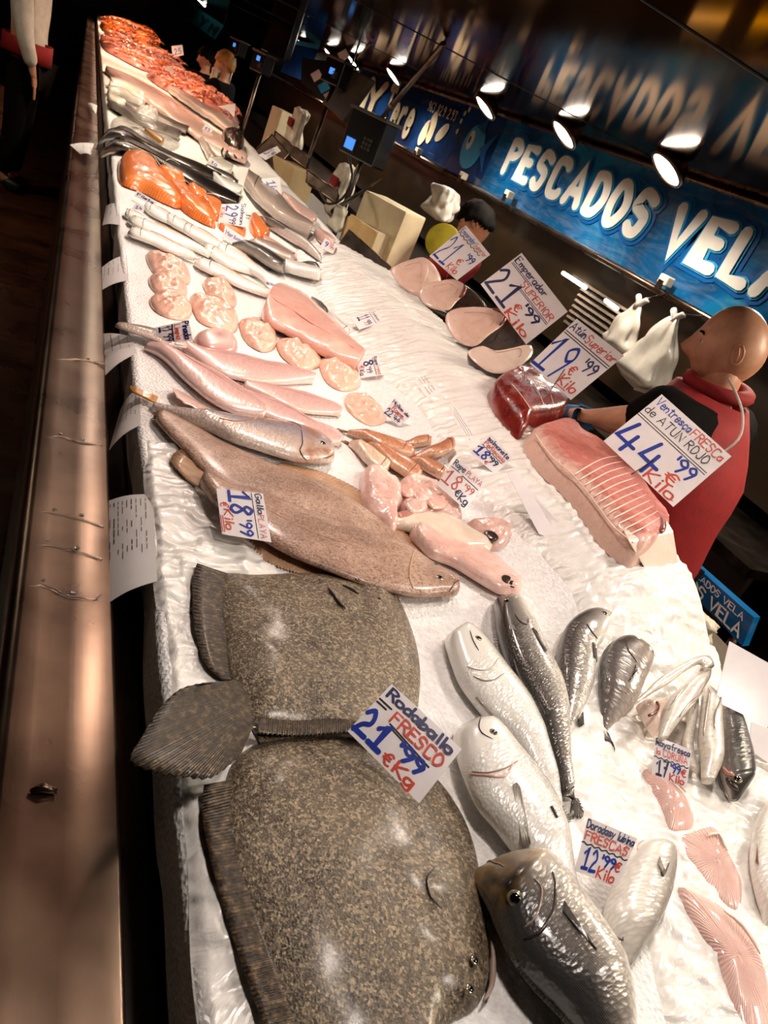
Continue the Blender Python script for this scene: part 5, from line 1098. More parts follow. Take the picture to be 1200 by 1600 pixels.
# ------------------------------------------------------------------ prawn and shellfish piles at the far end
def pile(outline, h, n, mats, label, size, seed):
    random.seed(seed)
    O = [U(q.x, q.y, 0) for q in cr(outline, 28, True)]; c = sum(O, V()) / 28
    base = dome('prawn_pile', outline, h * .8, mats[0], wob=.02, wsc=8, n=40, rows=8, zoff=0)
    T(base, label, 'prawns', 'prawn piles')
    for mi, mt in enumerate(mats):
        parts = []
        for k in range(n // len(mats)):
            a = random.choice(O); r = random.random() ** .5 * .96; p = c.lerp(a, r); ang = random.uniform(0, 2 * PI); L = size * random.uniform(.7, 1.2)
            zz = BEDZ + bed(p.x, p.y) + h * (.15 + .75 * max(0, 1 - r ** 3) ** .5) + .012
            pts = [V((p.x, p.y, zz)) + V((math.cos(ang + t * 1.2) * L * (t - .5), math.sin(ang + t * 1.2) * L * (t - .5), .02 * math.sin(PI * t) + random.uniform(-.006, .006))) for t in (0, .25, .5, .75, 1)]
            parts.append(tubegeo(pts, [.004, .011, .013, .010, .003], 5))
        v, f = join(parts); o = mk('prawn_heap', v, f, mt, base); o['kind'] = 'stuff'
    return base
pile([(156, 38), (172, 38), (203, 46), (235, 58), (252, 84), (240, 88), (205, 66), (168, 54), (157, 44)], .2, 300, ['prawn_orange', 'prawn'], 'heap of orange prawns furthest along the counter', .16, 1)
pile([(158, 56), (178, 54), (215, 78), (262, 94), (290, 112), (286, 124), (255, 116), (225, 112), (185, 92), (160, 76)], .13, 260, ['prawn_pink', 'prawn_orange', 'flesh_skate'], 'mixed pink and orange heap of prawns in the middle', .13, 2)
pile([(228, 118), (255, 116), (300, 128), (340, 158), (372, 190), (368, 200), (330, 180), (290, 158), (250, 138)], .12, 240, ['prawn_pink', 'prawn'], 'pink heap of prawns nearest, under the pink card', .11, 3)
random.seed(11)

# ------------------------------------------------------------------ sign fascia above the back of the stall
ZB, ZT = BEDZ + .445, BEDZ + .985
def onX(px, py): p = PXX(px, py, BX); return p
def wallpos(off_x):
    return lambda y, z: V((BX - off_x, y, z))
ya, yb, yc, yd = 1.2, onX(775, 230).y, onX(742, 225).y, onX(540, 150).y
def fascia(name, y0, y1, mat, label):
    v, f = boxgeo((BX + .03, (y0 + y1) / 2, (ZB + ZT) / 2), (.06, abs(y1 - y0), ZT - ZB)); o = mk(name, v, f, mat, smooth=False); T(o, label, 'sign'); return o
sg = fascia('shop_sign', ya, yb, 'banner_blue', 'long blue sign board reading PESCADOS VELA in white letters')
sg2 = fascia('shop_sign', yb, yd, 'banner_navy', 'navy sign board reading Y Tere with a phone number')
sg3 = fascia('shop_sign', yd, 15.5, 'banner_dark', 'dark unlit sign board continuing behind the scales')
for o, y0, y1 in ((sg, ya, yb), (sg2, yb, yd), (sg3, yd, 15.5)):
    tube('top_rail', [(BX - .02, y0, ZT), (BX - .02, y1, ZT)], .018, 'steel', o, 10); tube('bottom_rail', [(BX - .03, y0, ZB), (BX - .03, y1, ZB)], .02, 'steel', o, 10)
def letters(o, s, y0, y1, z0, z1, layers, slant=0.0, name='letter'):
    """each letter of the sign a part of its own, with outline layers as sub-parts"""
    ls, W_ = strokes(s); adv = 0; x = 0.0
    widths = []
    for ch in s:
        if ch == ' ': x += 4 / 9; continue
        q, w = strokes(ch); k0 = None
        for li, (pen, mat, off) in enumerate(layers):
            parts = []
            for lj, l in enumerate(q):
                v, f = ribbon([V((p.x * .8, p.y * .84 + .08, 0)) for p in l], pen)
                parts.append(([V((BX - off - .0004 * p.z - .0008 * lj, y0 + (y1 - y0) * ((x + .06 + p.x) / W_) - slant * (p.y) * (z1 - z0), z0 + (z1 - z0) * p.y)) for p in v], f))
            v, f = join(parts); m_ = mk(name if li == 0 else 'letter_outline', v, f, mat, o if li == 0 else k0, smooth=False)
            if li == 0: k0 = m_
        x += w + 1.9 / 9
pv = ('PESCADOS VELA')
yL = onX(790, 262).y; yR = onX(1192, 472).y - .12
zlo = (onX(787, 271).z + onX(1083, 429).z + onX(958, 346).z) / 3; zhi = (onX(821, 221).z + onX(883, 246).z + onX(979, 287).z) / 3
letters(sg, pv, yL, yR, zlo, zhi, [(.125, 'sign_white', .020), (.165, 'sign_sky', .012), (.26, 'sign_deep', .005)])
z0, z1 = ZB + .10, ZT - .06
letters(sg2, 'Y', onX(570, 160).y, onX(596, 170).y, z0, z1, [(.09, 'sign_cream', .014), (.13, 'letter_shadow', .006)])
letters(sg2, 'Tere', onX(604, 165).y, onX(647, 188).y, z0 - .02, z1, [(.09, 'sign_cream', .014), (.13, 'letter_shadow', .006)])
letters(sg2, 'I', onX(552, 160).y, onX(562, 160).y, z0, z1 - .1, [(.09, 'sign_cream', .012)])
letters(sg2, '963 829 293', onX(672, 165).y, onX(716, 180).y, ZT - .17, ZT - .08, [(.07, 'sign_cream', .012)])
# emblems on the sign: pale shells and a round blue fish
def disc(name, cy, cz, ry, rz, off, mat, o, n=28, rot=0):
    vs = []
    for k in range(n):
        a = 2 * PI * k / n; y = ry * math.cos(a); z = rz * math.sin(a); vs.append(V((BX - off, cy + y * math.cos(rot) - z * math.sin(rot), cz + y * math.sin(rot) + z * math.cos(rot))))
    return mk(name, vs, [tuple(range(n))], mat, o, smooth=False)
for (px, py, ry, rz, rt) in ((664, 208, .08, .12, .4), (676, 200, .08, .14, -.3), (692, 208, .12, .06, -.6)):
    p = onX(px, py); disc('shell_emblem', p.y, p.z, ry, rz, .010, 'sign_cream', sg2, rot=rt)
for (px, py, ry, rz) in ((740, 228, .17, .15),): 
    p = onX(px, py); fe = disc('fish_emblem', p.y, p.z - .01, .19, .17, .008, 'sign_sky', sg)
    mk('emblem_tail', [V((BX - .010, p.y - .14, p.z)), V((BX - .010, p.y - .34, p.z + .14)), V((BX - .010, p.y - .27, p.z)), V((BX - .010, p.y - .34, p.z - .15))], [(0, 1, 2, 3)], 'sign_deep', fe, smooth=False)
    mk('emblem_fin', [V((BX - .011, p.y + .05, p.z + .14)), V((BX - .011, p.y - .1, p.z + .23)), V((BX - .011, p.y - .12, p.z + .1))], [(0, 1, 2)], 'sign_deep', fe, smooth=False)
    e_ = disc('emblem_eye', p.y + .07, p.z + .03, .055, .075, .012, 'sign_white', fe); disc('emblem_pupil', p.y + .085, p.z + .03, .022, .03, .014, 'ink_black', fe)
for k, (px, py) in enumerate([(728, 178), (722, 190), (716, 206), (735, 172)]): p = onX(px, py); disc('bubble_emblem', p.y, p.z, .022, .022, .010, 'sign_cream', sg)

# ------------------------------------------------------------------ back wall of the stall under the sign, back counter
wl = S(mk('wall_stall', *boxgeo((3.3, 7.5, .75), (.08, 16, 1.5)), 'wall_olive', smooth=False))
bc = root('back_counter', (2.55, 5, 0), 'dark work counter along the back of the stall under the signs', 'counter')
box('worktop', (2.80, 8.2, BEDZ - .22), (.6, 13, .04), 'steel_dark', bc); box('front_board', (2.54, 8.2, .41), (.03, 13, .8), 'wall_brown', bc)
for k in range(6): box('door_line', (2.523, 2.4 + 2.2 * k, .41), (.004, .012, .78), 'rubber', bc)
S(mk('wall_soffit', *boxgeo((3.115, 7.5, 1.2), (.29, 16, .56)), 'wall_olive', smooth=False))
bn = root('work_bench', (1.7, 5.2, 0), 'low steel work bench behind the counter carrying the cartons', 'bench')
box('bench_top', (1.72, 5.2, .86), (.6, 3.6, .04), 'steel_dark', bn)
for a_ in (1.46, 1.98):
    for c_ in (3.5, 6.9): box('leg', (a_, c_, .42), (.04, .04, .84), 'steel_dark', bn)
# vent grille and strip lights under the sign
vg = root('vent_grille', onX(920, 450), 'slatted dark vent grille on the wall under the PESCADOS sign', 'vent'); p0 = onX(905, 436); p1 = onX(965, 505)
for k in range(8):
    z = p0.z - .02 - .035 * k; box('slat', (BX + .055, (p0.y + p1.y) / 2, z), (.03, abs(p1.y - p0.y), .016), 'steel_dark', vg, Matrix.Rotation(.5, 3, 'Y'))
b = NB('strip_glow'); b.set('FFFFFF', .4, emit=(1, .92, .75), estr=6)
for k, ((xa, ya_), (xb, yb_)) in enumerate([((874, 424), (909, 447)), ((940, 467), (958, 480))]):
    t = root('strip_light', onX(xa, ya_), ['longer white strip light over the vent grille', 'shorter white strip light over the vent grille'][k], 'lamp', 'strip lights'); a_, c_ = onX(xa, ya_), onX(xb, yb_)
    tube('tube', [a_ + V((.03, 0, 0)), c_ + V((.03, 0, 0))], .012, 'strip_glow', t, 8); box('housing', (a_ + c_) / 2 + V((.06, 0, .0)), (.03, abs(a_.y - c_.y), .02), 'device_grey', t)
for k, (px, py) in enumerate([(733, 281), (805, 311), (1052, 447), (662, 242)]):
    p = onX(px, py); o = box('clamp', p + V((-.06, 0, .01)), (.05, .07, .05), 'sign_cream', bevel=.006); T(o, ['pale clamp on the sign rail above the dark haired worker', 'white clip on the sign rail below PESCADOS', 'white folded paper on the sign rail below VELA', 'pale clamp on the sign rail under Tere'][k], 'clamp')
    box('jaw', p + V((-.085, 0, -.02)), (.012, .04, .05), 'steel', o)

# ------------------------------------------------------------------ hanging bags
def bag(name, cx, X, w, h, label, mat='bag_white', seed=0, knot=True, cat='bag', squash=.45, red=False):
    """soft plastic bag: lumpy body, gathered neck and knot; cx = pixel of its middle, w and h in pixels"""
    p = PXX(*cx, X); d = ray(*cx); dep = X / d.x; k = dep / F
    W_, H_ = w * k / 2, h * k / 2; vs = []; fs = []; n, m = 18, 40
    for j in range(n):
        t = j / (n - 1)
        r = min(1, t / .16) ** .5 * (1 - .86 * t ** 1.5) + .02 if knot else min(1, t / .1) ** .5 * (1 - .25 * t) * (.55 if j == n - 1 else 1)
        for i in range(m):
            a = 2 * PI * i / m; q = V((math.cos(a) * squash * W_ * r, math.sin(a) * W_ * r, (t * 2 - 1) * H_))
            f_ = 1 + (.10 * math.sin(a * 5 + seed + 2 * t) + .08 * math.sin(a * 11 + seed * 2)) * (t ** .7) + .55 * noise.noise(V((math.cos(a) * 1.3 + seed, math.sin(a) * 1.3, t * 2.6 + seed)))
            vs.append(p + V((q.x * f_, q.y * f_, q.z + .12 * H_ * noise.noise(V((a, t * 3, seed))))))
    for j in range(n - 1):
        for i in range(m): fs.append((j * m + i, j * m + (i + 1) % m, (j + 1) * m + (i + 1) % m, (j + 1) * m + i))
    fs.append(tuple(range(m))[::-1]); fs.append(tuple((n - 1) * m + i for i in range(m)))
    o = mk(name, vs, fs, mat); T(o, label, cat)
    if knot:
        tp = p + V((0, 0, H_))
        for s in (-1, 1): tube('handle', [tp + V((0, 0, -.03)), tp + V((0, s * .012, .01)), tp + V((0, s * .035, .03)), tp + V((.01, s * .05, .028))], [.022, .016, .016, .004], mat, o, 8)
    if knot: tube('hook', [p + V((0, 0, H_ + .02)), V((BX - .05, p.y, ZB))], .004, 'steel', o, 6)
    if red: box('red_print', p + V((-squash * W_ * .9, 0, H_ * .3)), (.012, W_ * .9, H_ * .35), 'red_cloth', o)
    return o
bag('carrier_bag', (978, 512), 2.74, 78, 80, 'white plastic carrier bag hanging furthest from the bald man', seed=1)
bag('carrier_bag', (1022, 552), 2.70, 118, 118, 'large white plastic carrier bag hanging beside the bald man', seed=4)
bag('carrier_bag', (1085, 985), 1.62, 80, 60, 'crumpled cream bag behind the plastic ridge corner', 'cream_bag', seed=7, knot=False)
bag('paper_sack', (462, 205), 1.75, 62, 66, 'cream paper bag with red print behind the steel tray', 'cream_bag', 2, False, red=True)
bag('paper_sack', (532, 300), 1.75, 78, 80, 'large cream paper bag with red stripe under the hanging scale', 'cream_bag', 5, False, red=True)
bag('carrier_bag', (528, 342), 1.55, 44, 40, 'small beige bag beside the steel divider', 'cream_bag', 9, False)
bag('carrier_bag', (690, 318), 2.2, 90, 50, 'crumpled white bags piled behind the dark haired worker', 'bag_white', 12, False)
bag('carrier_bag', (335, 120), 1.35, 30, 26, 'pale bag held beside the blond worker', 'cream_bag', 15, False)

p = PXX(1085, 985, 1.62); o = box('fish_crate', (p.x + .02, p.y, (p.z - .06) / 2), (.34, .44, p.z - .06), 'device_grey', bevel=.01); T(o, 'grey plastic crate under the crumpled cream bag', 'crate'); box('crate_rim', (p.x + .02, p.y, p.z - .07), (.37, .47, .03), 'device_grey', o, bevel=.006)
# cartons and boards
def carton(cx, X, s, rz, mat, label, tilt=0):
    p = PXX(*cx, X); R = Matrix.Rotation(rz, 3, 'Z') @ Matrix.Rotation(tilt, 3, 'Y'); tp = p.z + s[2] / 2; lo = .882 if p.y < 6.9 else .002; s = (s[0], s[1], tp - lo); p.z = (tp + lo) / 2; o = box('carton', p, s, mat, R=R, bevel=.004); T(o, label, 'box')
    box('tape', p + R @ V((0, 0, s[2] / 2)), (s[0] * 1.003, s[1] * .16, .002), 'paper', o, R=R)
    for q in (-1, 1): box('flap', p + R @ V((q * s[0] * .26, 0, s[2] / 2 + .002)), (s[0] * .46, s[1] * .98, .003), mat, o, R=R)
    return o
carton((608, 345), 1.85, (.2, .36, .2), .5, 'carton_pale', 'pale carton box on the right of the pair behind the divider'); carton((572, 372), 1.72, (.18, .24, .14), .5, 'carton_pale', 'smaller pale carton box on the left of the pair'); carton((455, 275), 1.6, (.2, .34, .16), .3, 'carton', 'yellowish carton box behind the dogfish'); carton((438, 185), 1.75, (.12, .2, .14), .3, 'carton_pale', 'small pale box far behind the steel tray')
carton((560, 372), 1.5, (.02, .3, .16), .2, 'wood_board', 'thin wooden board leaning behind the far card')
# steel trays behind the far display
for k, (pts, lab) in enumerate([([(395, 238), (425, 210), (452, 240), (420, 275)], 'brown steel tray standing behind the cuttlefish'), ([(430, 205), (482, 245), (478, 262), (425, 225)], 'long shiny dark steel pan behind the cards'), ([(480, 265), (528, 300), (524, 316), (478, 284)], 'dark pan with a red handle under the hanging scale')]):
    Q = planepts(pts, PXX(*pts[3], 1.45), V((-.7, -.6, .4)).normalized()); o = hexa('steel_tray', Q, [p + V((.03, .03, -.02)) for p in Q], 'steel_dark', bevel=.004); T(o, lab, 'tray', 'steel trays'); tube('rim', Q + [Q[0]], .006, 'steel', o, 6)
P_ = [PXX(x, y, 1.5) for x, y in [(545, 245), (550, 280), (535, 310), (512, 318), (500, 300)]]; o = tube('cable', cr(P_, 20), .008, 'rubber'); T(o, 'black cable looping under the hanging scale', 'cable')
P_ = [PXX(x, y, 1.55) for x, y in [(520, 330), (550, 310), (580, 290)]]; o = tube('knife', P_, [.016, .014, .006], 'device_black'); T(o, 'dark knife handle lying by the beige bag', 'knife'); tube('blade', [P_[2], P_[2] + (P_[2] - P_[1]) * .5], [.008, .002], 'steel', o, 6)

# ------------------------------------------------------------------ scales with blue displays
def scale(cx, X, w, label, rz=.45, scr=(.25, -.2), mast=True):
    p = PXX(*cx, X); k = X / ray(*cx).x / F; s = w * k; R = Matrix.Rotation(rz, 3, 'Z'); t = root('scale', p, label, 'scale', 'scales with blue displays')
    box('housing', p, (.12, s, s * .8), 'device_black', t, R, .01); box('top_plate', p + V((0, 0, s * .42)), (.16, s * 1.06, .02), 'device_grey', t, R, .004)
    sc = box('display', p + R @ V((-.062, scr[0] * s, scr[1] * s)), (.004, s * .26, s * .2), 'screen_blue', t, R)
    box('bezel', p + R @ V((-.0615, scr[0] * s, scr[1] * s)), (.003, s * .34, s * .28), 'rubber', t, R)
    for a in range(3):
        for c in range(3): box('key', p + R @ V((-.063, -s * (.1 + .09 * a), -s * (.1 + .08 * c) + .1 * s)), (.006, s * .06, s * .05), 'device_grey', t, R)
    if mast: tube('mast', [p, V((p.x, p.y, .882 if 3.5 < p.y < 6.9 and p.x > 1.45 and p.x < 2.0 else .002))], .018, 'steel_dark', t, 8)
    return t
scale((576, 218), 1.7, 82, 'nearest black scale with a small blue display, below the Tere sign'); scale((527, 115), 1.9, 44, 'black scale with blue display beside the pinned notices', scr=(0, .0)); scale((410, 100), 1.6, 34, 'small scale with blue display and keypad near the blond worker', scr=(0, .15)); scale((372, 76), 1.7, 26, 'farthest scale with a narrow blue display', scr=(0, .1))
p = PXX(438, 60, 1.7); o = box('monitor', p, (.08, .42, .32), 'device_black', R=Matrix.Rotation(.4, 3, 'Z'), bevel=.01); T(o, 'dark monitor hung above the far scales', 'monitor'); box('screen', p + Matrix.Rotation(.4, 3, 'Z') @ V((-.042, 0, 0)), (.004, .36, .26), 'channel_black', o, R=Matrix.Rotation(.4, 3, 'Z')); tube('arm', [p, V((p.x, p.y, CEIL))], .014, 'steel_dark', o, 8)
# hood panel and pinned notices left of the Tere sign
P4 = planepts([(543, 122), (560, 104), (580, 118), (505, 208)], PXX(540, 160, 2.0), V((-.8, -.55, .2)).normalized()); P4 = planepts([(548, 106), (581, 124), (535, 190), (502, 160)], PXX(540, 160, 2.0), V((-.8, -.55, .2)).normalized())
o = hexa('hood_panel', P4, [q + V((.06, .04, 0)) for q in P4], 'device_grey', bevel=.01); T(o, 'grey olive hood panel hanging beside the Tere sign', 'panel'); tube('slot', [P4[3].lerp(P4[1], .35) + V((-.006, 0, 0)), P4[3].lerp(P4[1], .5) + V((-.006, 0, 0))], .012, 'device_black', o, 6); tube('hanger', [P4[0], V((P4[0].x, P4[0].y, CEIL))], .008, 'steel_dark', o, 6)
nb = root('notice_board', PXX(500, 120, 2.1), 'dark board with small pinned notices beside the far scale', 'board'); Q = planepts([(472, 90), (545, 100), (520, 165), (470, 130)], PXX(500, 120, 2.1), V((-.8, -.55, .2)).normalized()); hexa('backing', Q, [q + V((.03, .02, 0)) for q in Q], 'wall_brown', nb)
for i, (x, y, mt) in enumerate([(536, 86, 'paper'), (505, 136, 'sign_sky'), (494, 118, 'paper'), (514, 150, 'paper')]):
    Q = planepts([(x - 9, y - 2), (x + 4, y - 10), (x + 10, y + 2), (x - 3, y + 10)], PXX(x, y, 2.05), V((-.8, -.55, .2)).normalized()); hexa('notice', Q, [q + V((.004, .003, 0)) for q in Q], mt, nb)
Q = planepts([(458, 62), (500, 70), (478, 128), (438, 112)], PXX(470, 95, 2.3), V((-.8, -.55, .2)).normalized()); o = hexa('poster', Q, [q + V((.006, .004, 0)) for q in Q], 'banner_navy'); T(o, 'blue poster hanging left of the pinned notices', 'poster'); hexa('border', [q + V((-.003, 0, 0)) for q in (Q[0], Q[1], Q[1].lerp(Q[2], .12), Q[0].lerp(Q[3], .12))], [q for q in (Q[0], Q[1], Q[1].lerp(Q[2], .12), Q[0].lerp(Q[3], .12))], 'sign_sky', o)
# slanted rods from the canopy
for k, (a_, c_, X) in enumerate([((640, -4), (560, 92), 1.75), ((690, 72), (592, 190), 1.75)]):
    top = PXX(*a_, 1.3); bot = PXX(*c_, X); d = (top - bot); top = bot + d * ((CEIL - .02 - bot.z) / d.z)
    o = tube('support_rod', [bot, top], .014, 'steel_dark'); T(o, ['slanted dark rod higher up, near the far lamps', 'slanted dark rod crossing the Tere sign'][k], 'rod', 'slanted rods'); tube('collar', [bot.lerp(top, .25), bot.lerp(top, .32)], .02, 'steel', o, 8)
# far teal sign
Q = planepts([(280, -6), (350, 40), (336, 62), (262, 8)], PXX(310, 25, 2.0), V((-.95, -.3, 0)).normalized()); o = hexa('hanging_sign', Q, [q + V((.05, .02, 0)) for q in Q], 'banner_teal'); T(o, 'far teal sign with black letters near the top edge', 'sign')
def qpos(u, v, off): return (Q[3] * (1 - u) + Q[2] * u) * (1 - v) + (Q[0] * (1 - u) + Q[1] * u) * v + V((-off, -off * .3, 0))
v, f = textgeo('ADOS Y M', qpos, .06, .22, .88, .55, .09, .02); mk('lettering', v, f, 'ink_black', o, smooth=False)
for q in (Q[0], Q[1]): tube('hanger', [q, V((q.x, q.y, 3.3))], .02, 'steel_dark', o, 6)
tl = root('tube_light', PXX(460, 22, 2.4), 'thin white tube light on the sign frame far away', 'lamp'); tube('tube', [PXX(318, 2, 2.0) + V((-.12, 0, 0)), PXX(330, 14, 2.0) + V((-.12, 0, 0))], .02, 'strip_glow', tl, 8); tube('bracket', [PXX(324, 8, 2.0) + V((-.1, 0, 0)), PXX(324, 8, 2.0) + V((0, 0, 0))], .015, 'steel_dark', tl, 6)
# low blue sign behind the ridge corner
Q = planepts([(1060, 855), (1180, 978), (1165, 1005), (1040, 880)], PXX(1100, 930, 2.05), V((-.95, -.25, .25)).normalized()); Q = planepts([(1048, 850), (1178, 965), (1160, 1010), (1036, 880)], PXX(1100, 930, 2.05), V((-.95, -.25, .25)).normalized())
o = hexa('counter_sign', Q, [q + V((.04, .01, 0)) for q in Q], 'banner_blue'); T(o, 'low blue board with PESCADOS VELA lettering behind the counter', 'sign')
v, f = textgeo('PESCADOS VELA', qpos, .2, .68, .72, .22, .08, .006, .0); mk('lettering', v, f, 'sign_white', o, smooth=False)
v, f = textgeo('CADOS VELA', qpos, .08, .14, .86, .40, .09, .006, .0); mk('lettering', v, f, 'sign_white', o, smooth=False)
for t in (.1, .9): q = Q[3].lerp(Q[2], t); tube('post', [q + V((.02, 0, 0)), V((q.x + .02, q.y, 0))], .02, 'steel_dark', o, 8)

# ------------------------------------------------------------------ water trickles and a clip on the steel ledge
b = NB('water'); b.set('F4EFE8', .03, 0, spec=.8, trans=.9, ior=1.33)
for k, (q, lab) in enumerate([([(72, 684), (100, 683), (130, 692), (160, 695)], 'water trickle across the ledge below the shaded label'), ([(58, 800), (90, 802), (130, 812), (162, 824)], 'water trickle across the ledge at the top of the largest label'), ([(44, 855), (80, 852), (120, 862), (160, 874)], 'water trickle across the ledge beside the largest label'),
                              ([(34, 918), (70, 916), (105, 930), (145, 936), (158, 930)], 'widest water trickle near the foot of the largest label'), ([(84, 562), (110, 562), (140, 564), (165, 570)], 'thin water trickle on the darker part of the ledge')]):
    pts = []
    for p in cr(q, 24): w_ = PZ(p.x, p.y, BEDZ - .0395); pts.append(w_ + V((0, .003 * noise.noise(w_ * 80), 0)))
    o = tube('water_trickle', pts, [.0012 + .0022 * abs(noise.noise(p * 60)) for p in pts], 'water', None, 7); T(o, lab, 'water', 'water trickles'); 
    for m_ in (6, 15): lathe('droplet', pts[m_] + V((.0, .012, -.001)), [(.004, 0), (.0035, .0015), (.002, .0025), (.0004, .0028)], 'water', o, 10)
p = PZ(66, 1238, BEDZ - .039); o = tube('metal_clip', [p + V((-.012, 0, .002)), p + V((0, .002, .005)), p + V((.012, 0, .002))], [.002, .005, .003], 'steel', None, 10); T(o, 'small shiny metal ring lying on the steel ledge', 'clip'); tube('loop', [p + V((.01, 0, .003)), p + V((.014, .003, .003)), p + V((.013, -.004, .003))], .001, 'steel', o, 6)

# ------------------------------------------------------------------ people
def skin_geo(J, E, rootj, sub=2):
    """J: name -> (point, radius); E: pairs of names. Grows one smooth surface over the joints."""
    names = list(J); me = bpy.data.meshes.new('tmp'); me.from_pydata([tuple(J[k][0]) for k in names], [(names.index(a), names.index(c)) for a, c in E], [])
    o = bpy.data.objects.new('tmp', me); COL.objects.link(o); m = o.modifiers.new('s', 'SKIN'); m.use_smooth_shade = True; m.branch_smoothing = .4
    sl = me.skin_vertices[0].data if me.skin_vertices else None
    if sl is None:
        bpy.context.view_layer.objects.active = o; sl = me.skin_vertices[0].data
    for i, k in enumerate(names):
        r = J[k][1]; sl[i].radius = (r, r) if not isinstance(r, tuple) else r; sl[i].use_root = (k == rootj)
    s = o.modifiers.new('u', 'SUBSURF'); s.levels = sub; s.render_levels = sub
    dg = bpy.context.evaluated_depsgraph_get(); ev = o.evaluated_get(dg); em = ev.to_mesh()
    vs = [v.co.copy() for v in em.vertices]; fs = [tuple(p.vertices) for p in em.polygons]; ev.to_mesh_clear()
    bpy.data.objects.remove(o); bpy.data.meshes.remove(me); return vs, fs
def head_geo(c, fwd, up, s=1.0):
    """head with brow, nose, mouth, chin and cheeks; fwd = facing direction"""
    f = V(fwd).normalized(); u = (V(up) - f * V(up).dot(f)).normalized(); r = f.cross(u); vs = []; fs = []; n, m = 26, 36
    def gs(a, b, x, y, sx, sy): return math.exp(-((a - x) / sx) ** 2 - ((b - y) / sy) ** 2)
    for j in range(n + 1):
        ph = PI * j / n
        for i in range(m):
            th = 2 * PI * i / m; x = math.sin(ph) * math.sin(th); y = math.sin(ph) * math.cos(th); z = math.cos(ph)   # y forward
            px, py, pz = x * .077, y * .097, z * .118
            if z < 0: px *= 1 - .25 * z * z; py *= 1 - .12 * z * z; py += .018 * z * z * (1 if y > 0 else 1.2)
            if y > 0:
                py += .028 * gs(x, z, 0, -.18, .16, .20) + .014 * gs(x, z, 0, .0, .10, .25) + .008 * gs(abs(x), z, .3, .22, .28, .09) - .012 * gs(abs(x), z, .36, .05, .2, .1) + .009 * gs(x, z, 0, -.50, .28, .08) - .006 * gs(x, z, 0, -.44, .3, .04) + .012 * gs(x, z, 0, -.78, .3, .16)
            vs.append(V(c) + (r * px + f * py + u * pz) * s)
    for j in range(n):
        for i in range(m): fs.append((j * m + i, j * m + (i + 1) % m, (j + 1) * m + (i + 1) % m, (j + 1) * m + i))
    return vs, fs, f, u, r
def ear_geo(c, f, u, r, side, s=1.0):
    b0 = V(c) + (r * side * .076 - f * .008 + u * -.004) * s; parts = []
    ring = [b0 + (u * (.026 * math.cos(a)) + f * (-.006 + .014 * math.sin(a)) + r * side * (.004 + .006 * math.cos(a * .5) ** 2)) * s for a in [k * 2 * PI / 12 for k in range(13)]]
    parts.append(tubegeo(ring, .0045 * s, 6)); parts.append(tubegeo([b0 + u * .018 * s, b0, b0 - u * .02 * s], [.008 * s, .012 * s, .009 * s], 8)); return parts
